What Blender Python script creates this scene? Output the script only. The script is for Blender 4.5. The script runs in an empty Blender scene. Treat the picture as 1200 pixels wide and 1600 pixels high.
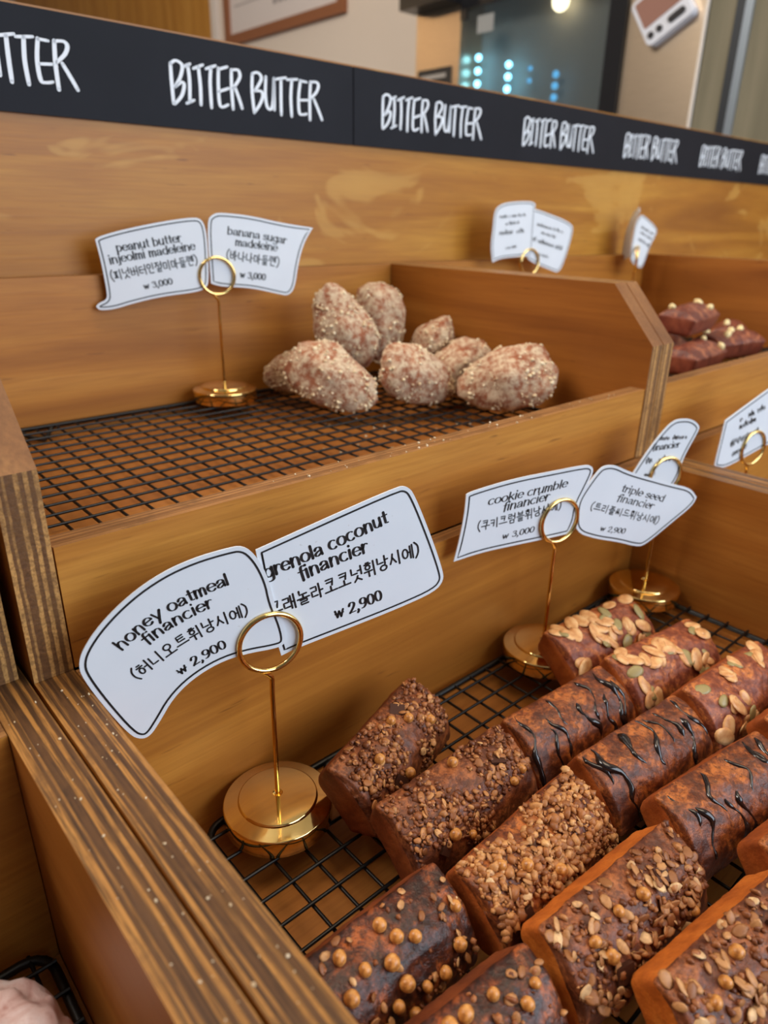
import bpy, math, random
import numpy as np
from mathutils import Vector, Matrix, Euler, noise

SC = bpy.context.scene
COL = SC.collection
R = math.radians

# ------------------------------------------------------------------ camera, world, light, exposure
cam_data = bpy.data.cameras.new('camera')
cam = bpy.data.objects.new('camera', cam_data); COL.objects.link(cam)
cam.location = (-.06605, -.24755, .17032)
cam.rotation_euler = (R(67.172), R(-.946), R(-41.646))
cam_data.sensor_fit = 'VERTICAL'; cam_data.sensor_height = 36.0
cam_data.lens = 36.0 * 1100.487 / 1600
cam_data.clip_start = .01
cam_data.dof.use_dof = True
cam_data.dof.focus_distance = .31
cam_data.dof.aperture_fstop = 9.6
SC.camera = cam
SC.view_settings.view_transform = 'Standard'; SC.view_settings.look = 'None'
SC.view_settings.gamma = 1; SC.view_settings.use_curve_mapping = False
SC.view_settings.exposure = 0.0

w = bpy.data.worlds.new('room_light'); SC.world = w; w.use_nodes = True
bg = w.node_tree.nodes['Background']
bg.inputs[0].default_value = (.95, .96, 1.0, 1); bg.inputs[1].default_value = .10

def area_light(name, loc, target, sx, sy, power, col):
    d = bpy.data.lights.new(name, 'AREA'); d.shape = 'RECTANGLE'; d.size = sx; d.size_y = sy; d.energy = power; d.color = col
    o = bpy.data.objects.new(name, d); COL.objects.link(o); o.location = loc
    o.rotation_euler = (Vector(target) - Vector(loc)).to_track_quat('-Z', 'Y').to_euler()
    return o
area_light('daylight_window', (.85, -1.75, .72), (.15, 0, 0), 1.9, 1.4, 50, (.75, .875, 1.0))
area_light('ceiling_lamp_light', (.55, -.35, 1.6), (.25, -.05, 0), .8, .8, 11.5, (1.0, .80, .56))
area_light('kitchen_fill_light', (-.7, .75, 1.35), (1.7, 1.4, .6), .9, .6, 38, (1.0, .92, .82))  # unseen fill, added to brighten the kitchen wall and oven
area_light('steel_reflection_light', (-1.0, 4.15, 1.35), (1.6, 1.4, .6), .45, .30, 4, (1.0, .66, .34))  # unseen warm light, added for an orange reflection in the steel column

# ------------------------------------------------------------------ helpers
def tag(o, label=None, cat=None, group=None, kind=None):
    if label: o['label'] = label
    if cat: o['category'] = cat
    if group: o['group'] = group
    if kind: o['kind'] = kind
    return o
def thing(name, label, cat, loc=(0, 0, 0), rot=(0, 0, 0), group=None):
    o = bpy.data.objects.new(name, None); COL.objects.link(o); o.empty_display_size = .02
    o.location = loc; o.rotation_euler = rot
    return tag(o, label, cat, group)
def copy_tree(o, parent=None):
    c = o.copy(); COL.objects.link(c); c.parent = parent
    for ch in list(o.children): copy_tree(ch, c)
    return c

class MB:
    """collects shapes and links them as one mesh object"""
    def __init__(s): s.v = []; s.f = []; s.m = []; s.sm = []
    def add(s, vs, fs, mi=0, smooth=False):
        b = len(s.v); s.v += [tuple(q) for q in vs]
        for f in fs:
            s.f.append(tuple(b + i for i in f)); s.m.append(mi); s.sm.append(smooth)
    def box(s, x0, x1, y0, y1, z0, z1, mx=0, my=0, mz=0):
        vs = [(x, y, z) for z in (z0, z1) for y in (y0, y1) for x in (x0, x1)]
        s.add(vs, [(0, 2, 3, 1), (4, 5, 7, 6)], mz); s.add(vs, [(0, 1, 5, 4), (2, 6, 7, 3)], my); s.add(vs, [(0, 4, 6, 2), (1, 3, 7, 5)], mx)
    def prism_x(s, prof, x0, x1, mface=0, medge=1, special={}):
        n = len(prof); vs = [(x0, y, z) for y, z in prof] + [(x1, y, z) for y, z in prof]
        s.add(vs, [tuple(range(n)), tuple(range(2 * n - 1, n - 1, -1))], mface)
        for i in range(n): s.add([vs[i], vs[(i + 1) % n], vs[(i + 1) % n + n], vs[i + n]], [(0, 1, 2, 3)], special.get(i, medge))
    def tube(s, pts, r, closed=False, n=8, mi=0, cap=True):
        P = [Vector(q) for q in pts]; k = len(P); base = len(s.v); up = None; rings = []
        for i in range(k):
            a = P[(i - 1) % k] if (closed or i > 0) else P[i]; b = P[(i + 1) % k] if (closed or i < k - 1) else P[i]
            t = (b - a).normalized()
            if up is None:
                up = Vector((0, 0, 1)) if abs(t.z) < .9 else Vector((1, 0, 0))
            u = (up - t * up.dot(t)).normalized(); up = u; wv = t.cross(u)
            rr = r[i] if isinstance(r, (list, tuple)) else r
            rings.append([P[i] + (u * math.cos(2 * math.pi * j / n) + wv * math.sin(2 * math.pi * j / n)) * rr for j in range(n)])
        vs = [q for g in rings for q in g]; fs = []
        for i in range(k if closed else k - 1):
            a = i * n; b = ((i + 1) % k) * n
            for j in range(n): fs.append((a + j, a + (j + 1) % n, b + (j + 1) % n, b + j))
        s.add(vs, fs, mi, True)
        if not closed and cap: s.add(vs, [tuple(range(n - 1, -1, -1)), tuple((k - 1) * n + j for j in range(n))], mi)
    def lathe(s, prof, n=48, mi=0):
        if isinstance(prof[0], list):
            for q in prof: s.lathe(q, n, mi)
            return
        vs = [(r * math.cos(2 * math.pi * j / n), r * math.sin(2 * math.pi * j / n), z) for r, z in prof for j in range(n)]
        fs = [(i * n + j, i * n + (j + 1) % n, (i + 1) * n + (j + 1) % n, (i + 1) * n + j) for i in range(len(prof) - 1) for j in range(n)]
        s.add(vs, fs, mi, True)
    def blob(s, c, rx, ry, rz, M=None, nu=8, nv=5, jit=0, rng=None, mi=0, smooth=True):
        vs = []; c = Vector(c)
        def P(a, b):
            q = Vector((rx * math.cos(b) * math.cos(a), ry * math.cos(b) * math.sin(a), rz * math.sin(b)))
            if jit: q *= 1 + rng.uniform(-jit, jit)
            return tuple(c + (M @ q if M else q))
        vs.append(P(0, -math.pi / 2))
        for i in range(1, nv):
            for j in range(nu): vs.append(P(2 * math.pi * j / nu, -math.pi / 2 + math.pi * i / nv))
        vs.append(P(0, math.pi / 2)); fs = []
        for j in range(nu):
            fs.append((0, 1 + (j + 1) % nu, 1 + j)); L = 1 + (nv - 2) * nu
            fs.append((len(vs) - 1, L + j, L + (j + 1) % nu))
            for i in range(nv - 2):
                a = 1 + i * nu; fs.append((a + j, a + (j + 1) % nu, a + nu + (j + 1) % nu, a + nu + j))
        s.add(vs, fs, mi, smooth)
    def build(s, name, mats, parent=None, bevel=0, loc=None):
        me = bpy.data.meshes.new(name); me.from_pydata(s.v, [], s.f)
        for m in (mats if isinstance(mats, (list, tuple)) else [mats]): me.materials.append(m)
        me.polygons.foreach_set('material_index', s.m); me.polygons.foreach_set('use_smooth', s.sm); me.update()
        o = bpy.data.objects.new(name, me); COL.objects.link(o)
        if parent: o.parent = parent
        if loc: o.location = loc
        if bevel:
            b = o.modifiers.new('edge', 'BEVEL'); b.width = bevel; b.segments = 2; b.limit_method = 'ANGLE'; b.harden_normals = False
        return o

def rand_rot(rng): return Euler((rng.uniform(0, 6.28), rng.uniform(0, 6.28), rng.uniform(0, 6.28))).to_matrix()
def frame_matrix(n, spin):
    n = Vector(n).normalized(); a = Vector((1, 0, 0)) if abs(n.x) < .9 else Vector((0, 1, 0))
    u = (a - n * a.dot(n)).normalized(); v = n.cross(u)
    uu = u * math.cos(spin) + v * math.sin(spin); vv = n.cross(uu)
    return Matrix((uu, vv, n)).transposed()

# ------------------------------------------------------------------ materials
def srgb(r, g, b):
    f = lambda c: (c / 255) / 12.92 if c / 255 <= .04045 else ((c / 255 + .055) / 1.055) ** 2.4
    return (f(r), f(g), f(b), 1)
class NT:
    def __init__(s, name):
        s.m = bpy.data.materials.new(name); s.m.use_nodes = True; s.t = s.m.node_tree; s.b = s.t.nodes['Principled BSDF']
    def n(s, kind, **kw):
        o = s.t.nodes.new('ShaderNode' + kind)
        for k, v in kw.items():
            if k.startswith('i_'):
                key = k[2:]; o.inputs[int(key) if key.isdigit() else key.replace('_', ' ')].default_value = v
            else: setattr(o, k, v)
        return o
    def l(s, a, b): s.t.links.new(a, b)
    def ramp(s, fac, stops, interp='LINEAR'):
        r = s.n('ValToRGB'); r.color_ramp.interpolation = interp; e = r.color_ramp.elements
        while len(e) < len(stops): e.new(.5)
        for q, (p, c) in zip(e, stops): q.position = p; q.color = c
        s.l(fac, r.inputs[0]); return r.outputs[0]
    def coords(s, scale=(1, 1, 1), loc=(0, 0, 0), world=False):
        g = s.n('NewGeometry').outputs['Position'] if world else s.n('TexCoord').outputs['Object']
        mp = s.n('Mapping'); mp.inputs['Scale'].default_value = scale; mp.inputs['Location'].default_value = loc; s.l(g, mp.inputs[0]); return mp.outputs[0]
    def noise(s, vec, scale, detail=4, rough=.55, dist=0):
        q = s.n('TexNoise'); q.inputs['Scale'].default_value = scale; q.inputs['Detail'].default_value = detail; q.inputs['Roughness'].default_value = rough; q.inputs['Distortion'].default_value = dist
        s.l(vec, q.inputs['Vector']); return q.outputs['Fac']
    def mix(s, fac, a, b, mode='MIX'):
        q = s.n('Mix', data_type='RGBA', blend_type=mode)
        for src, k in ((fac, 0), (a, 6), (b, 7)):
            if isinstance(src, (int, float)): q.inputs[k].default_value = src
            elif isinstance(src, tuple): q.inputs[k].default_value = src
            else: s.l(src, q.inputs[k])
        return q.outputs[2]
    def bump(s, h, strength, dist):
        q = s.n('Bump'); q.inputs['Strength'].default_value = strength; q.inputs['Distance'].default_value = dist; s.l(h, q.inputs['Height']); s.l(q.outputs[0], s.b.inputs['Normal'])
    def color(s, c):
        if isinstance(c, tuple): s.b.inputs['Base Color'].default_value = c
        else: s.l(c, s.b.inputs['Base Color'])
    def rough(s, v): s.b.inputs['Roughness'].default_value = v
    def spec(s, v): s.b.inputs['Specular IOR Level'].default_value = v

def plain(name, c, rough=.5, metal=0, spec=.5):
    t = NT(name); t.color(c); t.rough(rough); t.spec(spec); t.b.inputs['Metallic'].default_value = metal; return t.m
def emit(name, c, power):
    t = NT(name); t.color((0, 0, 0, 1)); t.b.inputs['Emission Color'].default_value = c; t.b.inputs['Emission Strength'].default_value = power; return t.m

def wood(name, along, dark, mid, light, seed=0, rough=.42, blotch=None):
    t = NT(name)
    sc = {'x': (1.2, 9, 14), 'y': (9, 1.2, 14), 'z': (9, 9, 1.2)}[along]
    v = t.coords(sc, (seed * 3.1, seed * 1.7, seed), True)
    big = t.noise(v, 1.6, 5, .55, .8)
    c = t.ramp(big, [(.28, dark), (.5, mid), (.72, light)])
    sc2 = {'x': (6, 160, 160), 'y': (160, 6, 160), 'z': (160, 160, 6)}[along]
    fine = t.noise(t.coords(sc2, (seed, 0, 0), True), 3.0, 3, .6)
    c = t.mix(t.ramp(fine, [(.35, (0, 0, 0, 1)), (.75, (.45, .45, .45, 1))]), c, dark)
    sc3 = {'x': (10, 90, 90), 'y': (90, 10, 90), 'z': (90, 90, 10)}[along]
    fl = t.noise(t.coords(sc3, (seed * 2, 1, 4), True), 3.2, 2, .5)
    c = t.mix(t.ramp(fl, [(.70, (0, 0, 0, 1)), (.78, (.55, .55, .55, 1))]), c, srgb(92, 50, 18))
    if blotch:
        bl = t.noise(t.coords((5, 5, 9), (seed, 2, 7), True), 1.5, 3, .5, 1.2); c = t.mix(t.ramp(bl, [(.57, (0, 0, 0, 1)), (.61, (.38, .38, .38, 1)), (.72, (.5, .5, .5, 1))]), c, blotch)
    t.color(c); t.rough(rough); t.spec(.35); t.bump(fine, .12, .0006); return t.m
WD, WM, WL = srgb(132, 76, 25), srgb(170, 109, 41), srgb(192, 134, 58)
M_WOODX = wood('stained_pine_face', 'x', WD, WM, WL, 1)
M_WOODY = wood('stained_pine_side', 'y', srgb(128, 72, 24), srgb(158, 96, 36), srgb(178, 118, 52), 2)
M_WORN = wood('worn_plywood', 'z', srgb(84, 50, 26), srgb(132, 86, 48), srgb(166, 116, 68), 6, .5)
M_FLOORW = wood('stained_pine_base', 'x', srgb(128, 74, 28), srgb(160, 98, 40), srgb(178, 118, 54), 3)
M_BACKW = wood('stained_pine_backboard', 'x', srgb(134, 80, 24), srgb(166, 108, 34), srgb(190, 136, 52), 4, .42, srgb(202, 156, 78))
M_PANELW = wood('orange_panel_wood', 'z', srgb(170, 112, 40), srgb(196, 138, 58), srgb(212, 156, 74), 5)

def ply(name, axis, T, off, along, light, dark, streak=0):
    """layered plywood edge, plies counted across the board's thickness"""
    t = NT(name); g = t.n('NewGeometry').outputs['Position']; sep = t.n('SeparateXYZ'); t.l(g, sep.inputs[0])
    wob = t.noise(t.coords({'y': (40, 8, 40), 'x': (8, 40, 40)}[along], (0, 0, 0), True), 4, 3)
    fz = t.noise(t.coords({'y': (300, 40, 300), 'x': (40, 300, 300)}[along], (5, 0, 0), True), 2, 3)
    ad = t.n('Math', operation='MULTIPLY_ADD'); t.l(wob, ad.inputs[0]); ad.inputs[1].default_value = T * .05; t.l(sep.outputs[axis], ad.inputs[2])
    a2 = t.n('Math', operation='MULTIPLY_ADD'); t.l(fz, a2.inputs[0]); a2.inputs[1].default_value = T * .022; t.l(ad.outputs[0], a2.inputs[2])
    mr = t.n('MapRange', clamp=False); mr.inputs['From Min'].default_value = off + T * .035; mr.inputs['From Max'].default_value = off + T * 1.035; t.l(a2.outputs[0], mr.inputs[0])
    fr = t.n('Math', operation='FRACT'); t.l(mr.outputs[0], fr.inputs[0])
    band = t.ramp(fr.outputs[0], [(p, (v, v, v, 1)) for p, v in ((0, .9), (.10, 1), (.12, 0), (.18, .1), (.20, .6), (.24, .55), (.26, 0), (.43, .05), (.46, 1), (.54, .9), (.56, .1), (.65, 0), (.67, .9), (.75, 1), (.78, 0), (.87, .05), (.90, .9), (1, .9))])
    sc = {'y': (220, 26, 220), 'x': (26, 220, 220)}[along]
    grain = t.noise(t.coords(sc, (1, 2, 3), True), 2.2, 5, .65)
    c = t.mix(band, t.mix(grain, dark[0], dark[1]), t.mix(grain, light[0], light[1]))
    if streak:
        st = t.noise(t.coords({'y': (420, 12, 420), 'x': (12, 420, 420)}[along], (7, 1, 0), True), 1.6, 4, .7)
        c = t.mix(t.ramp(st, [(.46, (0, 0, 0, 1)), (.60, (streak, streak, streak, 1))]), c, dark[0])
    wear = t.noise(t.coords((1, 1, 1), (3, 3, 3), True), 55, 5, .7)
    c = t.mix(t.ramp(wear, [(.50, (0, 0, 0, 1)), (.68, (.7, .7, .7, 1))]), c, srgb(98, 66, 36))
    t.color(c); t.rough(.5); t.spec(.35); t.bump(grain, .35, .0008); return t.m
PL = (srgb(166, 112, 54), srgb(216, 166, 100)); PD = (srgb(66, 40, 22), srgb(124, 82, 46))
M_PLYT = ply('worn_plywood_top_edge', 0, .015, 0, 'y', (srgb(140, 90, 40), srgb(192, 138, 72)), (srgb(54, 34, 20), srgb(106, 70, 40)), .75)
M_PLYX = ply('plywood_edge_layers', 0, .015, 0, 'y', PL, PD, .45)
M_PLYY = ply('plywood_board_edge', 1, .012, 0, 'x', (srgb(126, 82, 42), srgb(178, 128, 76)), (srgb(96, 60, 30), srgb(146, 100, 56)))

M_WIRE = plain('black_coated_wire', srgb(12, 11, 11), .38, 0, .35)
def brass():
    t = NT('polished_brass'); t.b.inputs['Metallic'].default_value = 1; t.rough(.13)
    n = t.noise(t.coords((1, 1, 1)), 90, 4); t.color(t.mix(n, srgb(232, 192, 112), srgb(246, 218, 150))); 
    r = t.ramp(t.noise(t.coords((1, 1, 1)), 160, 4), [(.4, (.07, .07, .07, 1)), (.8, (.17, .17, .17, 1))]); t.l(r, t.b.inputs['Roughness']); return t.m
M_BRASS = brass()
def paper():
    t = NT('laminated_white_card'); n = t.noise(t.coords((1, 1, 1)), 40, 4); t.color(t.mix(n, srgb(214, 219, 227), srgb(224, 229, 236)))
    sp = t.noise(t.coords((1, 1, 1), (4, 0, 0)), 420, 2, .5)
    t.color(t.mix(t.ramp(sp, [(.72, (0, 0, 0, 1)), (.80, (.35, .35, .35, 1))]), t.mix(n, srgb(214, 219, 227), srgb(224, 229, 236)), srgb(150, 140, 128)))
    t.rough(.34); t.spec(.45); return t.m
M_CARD = paper()
M_INK = plain('black_print', srgb(26, 26, 28), .45)
M_CHALK = plain('white_paint_lettering', srgb(226, 232, 240), .6)
def sign_mat():
    t = NT('charcoal_sign_board'); n = t.noise(t.coords((1, 1, 1), (0, 0, 0), True), 14, 5); t.color(t.mix(n, srgb(17, 18, 25), srgb(30, 31, 39))); t.rough(.6); t.spec(.16); return t.m
M_SIGN = sign_mat()

# ------------------------------------------------------------------ the room
TH = .015; WID = .42795; WF = .0102; HF = .05368; HK = .08523; HT = .12662; YB = .04844; DEP = .29607
ZR = -.0962; ZU = .0259; YS = .31207; ZS1 = .2290; ZS2 = .2900
M_WALL = plain('beige_wall_paint', srgb(226, 212, 198), .8)
M_FLOOR = plain('grey_floor', srgb(120, 112, 104), .6)
def slab(name, x0, x1, y0, y1, z0, z1, m):
    b = MB(); b.box(x0, x1, y0, y1, z0, z1); return tag(b.build(name, m), kind='structure')
slab('floor', -1.6, 1.85, -1.6, 6.6, -1.05, -1.0, M_FLOOR)
slab('ceiling', -1.6, 1.85, -1.6, 6.6, 1.75, 1.80, plain('white_ceiling', srgb(215, 208, 198), .8))
slab('wall_right', 1.70, 1.85, -1.6, 6.6, -1.0, 1.75, M_WALL)
slab('wall_back', -1.6, 1.70, 6.45, 6.6, -1.0, 1.75, M_WALL)
# orange wood cladding at the far left of the right-hand wall
cl = MB(); 
for y0, y1 in ((2.79, 3.745), (3.760, 4.74), (4.755, 5.15)): cl.box(1.675, 1.6995, y0, y1, -1.0, 1.75)
tag(cl.build('trim_1', M_PANELW, bevel=.003), kind='structure')
slab('trim_2', 1.672, 1.6995, 2.752, 2.788, -1.0, 1.75, plain('white_trim', srgb(226, 214, 204), .6))

# ------------------------------------------------------------------ display counter, boxes, backboard
b = MB(); b.box(-1.3, 1.44, -.42, .345, -.16, -.12); ct = b.build('counter_top', M_FLOORW, bevel=.002)
t = thing('display_counter', 'wooden counter under all the display boxes', 'counter', (0, 0, 0)); ct.parent = t
b = MB(); b.box(-1.28, 1.53, -.38, .335, -1.0, -.1605); b.build('counter_body', M_WOODX, t)

def side_profile_low(yb): return [(-.40, -.1195), (yb, -.1195), (yb, 0), (-.40, 0)]
def lower_box(label, x0, x1, yo=0.0, left=True, right=True, front=-.40):
    """x0..x1 is the inside width; the boards stand outside it"""
    t = thing('display_box', label, 'display box', ((x0 + x1) / 2, -.10 + yo, -.1195), group='lower row of wooden display boxes'); o = Vector(t.location)
    def P(mb, name, mats): ob = mb.build(name, mats, t, bevel=.0005); ob.location = -o; return ob
    prof = [(front + yo, -.1195), (.308, -.1195), (.308, 0), (front + yo, 0)]
    if left: m = MB(); m.prism_x(prof, x0 - TH, x0); P(m, 'side_panel', [M_WOODY, M_PLYT])
    if right: m = MB(); m.prism_x(prof, x1, x1 + TH); P(m, 'side_panel', [M_WOODY, M_PLYT])
    m = MB(); m.box(x0 + .0003, x1 - .0003, yo, yo + WF - .0006, -.1195, -.0002, 0, 0, 1); P(m, 'back_panel', [M_WOODX, M_PLYY])
    m = MB(); m.box(x0 + .0003, x1 - .0003, front + yo, front + yo + .012, -.1195, -.065, 0, 0, 1); P(m, 'front_panel', [M_WOODX, M_PLYY])
    m = MB(); m.box(x0 + .0003, x1 - .0003, front + yo + .0125, yo - .0004, -.1195, -.1125); P(m, 'base_panel', M_FLOORW)
    return t
def upper_box(label, x0, x1, yo=0.0):
    t = thing('display_box', label, 'display box', ((x0 + x1) / 2, .16 + yo, 0), group='upper row of wooden display boxes'); o = Vector(t.location)
    def P(mb, name, mats): ob = mb.build(name, mats, t, bevel=.0005); ob.location = -o; return ob
    e = .0002
    prof = [(WF + yo, e), (DEP + TH - .0004, e), (DEP + TH - .0004, HT), (YB + yo, HT), (WF + yo, HK)]
    for a, c in ((x0 - TH, x0), (x1, x1 + TH)):
        m = MB(); m.prism_x(prof, a, c, 0, 1, {3: 2}); P(m, 'side_panel', [M_WOODY, M_PLYX, M_WORN])
    m = MB(); m.box(x0 + .0008, x1 - .0004, WF + .0006 + yo, WF + .0126 + yo, e, HF, 0, 0, 1); P(m, 'front_panel', [M_WOODX, M_PLYY])
    m = MB(); m.box(x0 + .0003, x1 - .0003, DEP, DEP + TH - .001, e, HT, 0, 0, 1); P(m, 'back_panel', [M_WOODX, M_PLYY])
    m = MB(); m.box(x0 + .0003, x1 - .0003, WF + .013 + yo, DEP - .0004, e, .0150); P(m, 'base_panel', M_FLOORW)
    return t
X2 = WID + 2 * TH + .001; X3 = .911
lower_box('near wooden display box holding the rows of brown loaf cakes', 0, WID)
lower_box('wooden display box at the lower left with the pink glazed pastry', -2 * TH - .0013 - .42, -2 * TH - .0013, -.014)
lower_box('farther lower wooden display box, past the right wall of the loaf cake box', X2, X3)
upper_box('raised wooden display box holding the sugar dusted madeleines', 0, WID)
upper_box('raised wooden display box cut off by the left edge, only its plywood upright showing', -.0186 - TH - .42, -.0186 - TH, .0072)
upper_box('raised wooden display box farther right, with the red brown chunky cakes', X2, X3)

b = MB(); b.box(-.75, 1.52, YS, YS + .018, -.1195, ZS2 + .0018, 0, 0, 1)
tag(b.build('display_backboard', [M_BACKW, M_PLYX], bevel=.0006), 'tall amber plywood backboard behind the raised boxes, sign along its top', 'backboard')

# ------------------------------------------------------------------ lettering tools
def dens(pts, n=6):
    """smooth a stroke through its points"""
    if len(pts) < 3:
        (x0, y0), (x1, y1) = pts[0], pts[-1]; return [(x0 + (x1 - x0) * i / 4, y0 + (y1 - y0) * i / 4) for i in range(5)]
    P = [pts[0]] + list(pts) + [pts[-1]]; out = []
    for i in range(1, len(P) - 2):
        for k in range(n):
            t = k / n; q = []
            for d in (0, 1):
                a, b_, c, e = P[i - 1][d], P[i][d], P[i + 1][d], P[i + 2][d]
                q.append(.5 * (2 * b_ + (c - a) * t + (2 * a - 5 * b_ + 4 * c - e) * t * t + (3 * b_ - a - 3 * c + e) * t ** 3))
            out.append(tuple(q))
    out.append(tuple(pts[-1])); return out
def ribbon(mb, pts, thick, thin, y, caps=True, taper=0, nib=0.0):
    """flat stroke in the x-z plane; thick across vertical runs, thin along horizontal ones"""
    n = len(pts); L = []; Rr = []; ws = []
    for i in range(n):
        a = pts[max(i - 1, 0)]; c = pts[min(i + 1, n - 1)]; dx, dy = c[0] - a[0], c[1] - a[1]; l = math.hypot(dx, dy) or 1e-9
        s = abs(dy / l) if not nib else abs(math.sin(math.atan2(dy, dx) - nib))
        wd = (thin + (thick - thin) * s ** 1.3) / 2
        if taper: wd *= 1 - taper * abs(2 * i / (n - 1) - 1) ** 3
        nx, ny = -dy / l * wd, dx / l * wd; ws.append(wd)
        L.append((pts[i][0] + nx, y, pts[i][1] + ny)); Rr.append((pts[i][0] - nx, y, pts[i][1] - ny))
    mb.add(L + Rr, [(i, n + i, n + i + 1, i + 1) for i in range(n - 1)])
    if caps:
        for p, wd in ((pts[0], ws[0]), (pts[-1], ws[-1])):
            mb.add([(p[0] + wd * math.cos(k * math.pi / 5), y, p[1] + wd * math.sin(k * math.pi / 5)) for k in range(10)], [tuple(range(10))])
def arc(cx, cy, rx, ry, a0, a1, n=14):
    return [(cx + rx * math.cos(R(a0 + (a1 - a0) * i / n)), cy + ry * math.sin(R(a0 + (a1 - a0) * i / n))) for i in range(n + 1)]
ST = lambda *p: ('s', list(p))
CU = lambda pts: ('c', pts)
GL = {  # strokes per letter (x-height 1), advance
 'a': ([CU([(.14, .74)] + arc(.42, .68, .27, .30, 140, 0, 8) + [(.70, .3), (.74, .04)]), CU([(.69, .56), (.40, .50), (.12, .30), (.16, .06), (.36, .02), (.69, .24)])], .92),
 'b': ([ST((.14, 1.44), (.14, 0)), CU(arc(.45, .5, .36, .5, 150, -150))], .98),
 'c': ([CU(arc(.46, .5, .38, .5, 50, 310))], .86),
 'd': ([ST((.80, 1.44), (.80, 0)), CU(arc(.48, .5, .36, .5, 30, 330))], .98),
 'e': ([ST((.10, .54), (.80, .54)), CU(arc(.46, .5, .37, .5, 5, 315))], .90),
 'f': ([CU([(.68, 1.42), (.52, 1.52), (.36, 1.38), (.32, 1.0), (.32, -.12)]), ST((.04, .96), (.62, .96))], .62),
 'g': ([CU(arc(.46, .5, .34, .48, 30, 330)), CU([(.80, 1), (.80, -.1), (.70, -.42), (.40, -.5), (.14, -.38)])], .96),
 'h': ([ST((.14, 1.44), (.14, 0)), CU([(.16, .6), (.32, .94), (.58, .98), (.74, .72), (.76, 0)])], .96),
 'i': ([ST((.16, 1), (.16, 0)), ST((.15, 1.50), (.17, 1.44))], .38),
 'j': ([CU([(.24, 1), (.24, -.1), (.16, -.4), (-.06, -.48)]), ST((.23, 1.50), (.25, 1.44))], .44),
 'k': ([ST((.14, 1.44), (.14, 0)), ST((.16, .42), (.70, .98)), ST((.36, .62), (.80, 0))], .90),
 'l': ([ST((.16, 1.44), (.16, 0))], .36),
 'm': ([ST((.14, 1), (.14, 0)), CU([(.16, .62), (.28, .94), (.46, .96), (.58, .7), (.58, 0)]), CU([(.60, .62), (.74, .94), (.92, .96), (1.02, .7), (1.02, 0)])], 1.22),
 'n': ([ST((.14, 1), (.14, 0)), CU([(.16, .6), (.32, .94), (.58, .98), (.74, .72), (.76, 0)])], .96),
 'o': ([CU(arc(.47, .5, .38, .5, 90, 450, 20))], .96),
 'p': ([ST((.14, 1), (.14, -.55)), CU(arc(.45, .5, .36, .5, 150, -150))], .96),
 'r': ([ST((.14, 1), (.14, 0)), CU([(.16, .55), (.28, .88), (.46, 1.0), (.62, .90)])], .66),
 's': ([CU([(.64, .82), (.46, .98), (.20, .90), (.16, .68), (.44, .50), (.66, .32), (.58, .08), (.32, .0), (.10, .16)])], .78),
 't': ([CU([(.32, 1.36), (.32, .3), (.36, .06), (.56, .04)]), ST((.06, .98), (.60, .98))], .64),
 'u': ([CU([(.14, 1), (.14, .3), (.28, .03), (.54, .06), (.74, .40)]), ST((.76, 1), (.76, 0))], .96),
 'y': ([ST((.08, 1), (.44, .02)), CU([(.84, 1), (.46, .02), (.30, -.5)])], .90),
 '0': ([CU(arc(.42, .66, .32, .66, 90, 450, 20))], .86),
 '2': ([CU([(.14, .98), (.26, 1.26), (.52, 1.30), (.70, 1.05), (.56, .62), (.12, .03)]), ST((.12, .03), (.76, .03))], .88),
 '3': ([CU([(.14, 1.1), (.34, 1.3), (.62, 1.2), (.62, .88), (.36, .72)]), CU([(.36, .72), (.70, .60), (.70, .18), (.40, -.02), (.12, .18)])], .86),
 '9': ([CU(arc(.44, .92, .30, .38, 0, 360, 18)), CU([(.74, .92), (.70, .4), (.46, .05), (.20, .02)])], .88),
 ',': ([CU([(.16, .08), (.20, -.08), (.08, -.28)])], .36),
 'w': ([ST((.04, .92), (.26, .06)), ST((.26, .06), (.46, .8)), ST((.46, .8), (.66, .06)), ST((.66, .06), (.90, .92)), ST((.0, .52), (.94, .52))], 1.0),
 ' ': ([], .52)}
def bx(*p): return ('s', list(p))
JA = {'ㄱ': [[(.05, .88), (.88, .88), (.70, .06)]], 'ㄴ': [[(.12, .95), (.12, .14), (.95, .14)]], 'ㄷ': [[(.9, .88), (.12, .88), (.12, .12), (.92, .12)]],
 'ㄹ': [[(.10, .95), (.86, .95), (.84, .55), (.12, .55), (.12, .10), (.92, .10)]], 'ㅁ': [[(.12, .9), (.12, .1), (.88, .1), (.88, .9), (.12, .9)]],
 'ㅂ': [[(.12, 1), (.12, .06), (.88, .06), (.88, 1)], [(.12, .54), (.88, .54)]], 'ㅅ': [[(.52, .98), (.36, .5), (.04, .08)], [(.44, .62), (.96, .08)]],
 'ㅆ': [[(.30, .95), (.02, .1)], [(.24, .6), (.48, .12)], [(.74, .95), (.50, .1)], [(.68, .6), (.98, .1)]], 'ㅇ': [arc(.5, .48, .42, .44, 90, 450, 16)],
 'ㅈ': [[(.08, .9), (.92, .9)], [(.54, .9), (.36, .45), (.04, .06)], [(.46, .55), (.96, .06)]], 'ㅋ': [[(.05, .92), (.88, .92), (.70, .04)], [(.10, .52), (.80, .52)]],
 'ㅌ': [[(.9, .92), (.12, .92), (.12, .10), (.92, .10)], [(.12, .52), (.85, .52)]], 'ㅍ': [[(.05, .9), (.95, .9)], [(.05, .1), (.95, .1)], [(.32, .9), (.36, .1)], [(.68, .9), (.64, .1)]],
 'ㅎ': [[(.3, 1.02), (.7, 1.02)], [(.06, .80), (.94, .80)], arc(.5, .32, .34, .32, 90, 450, 16)]}
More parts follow.
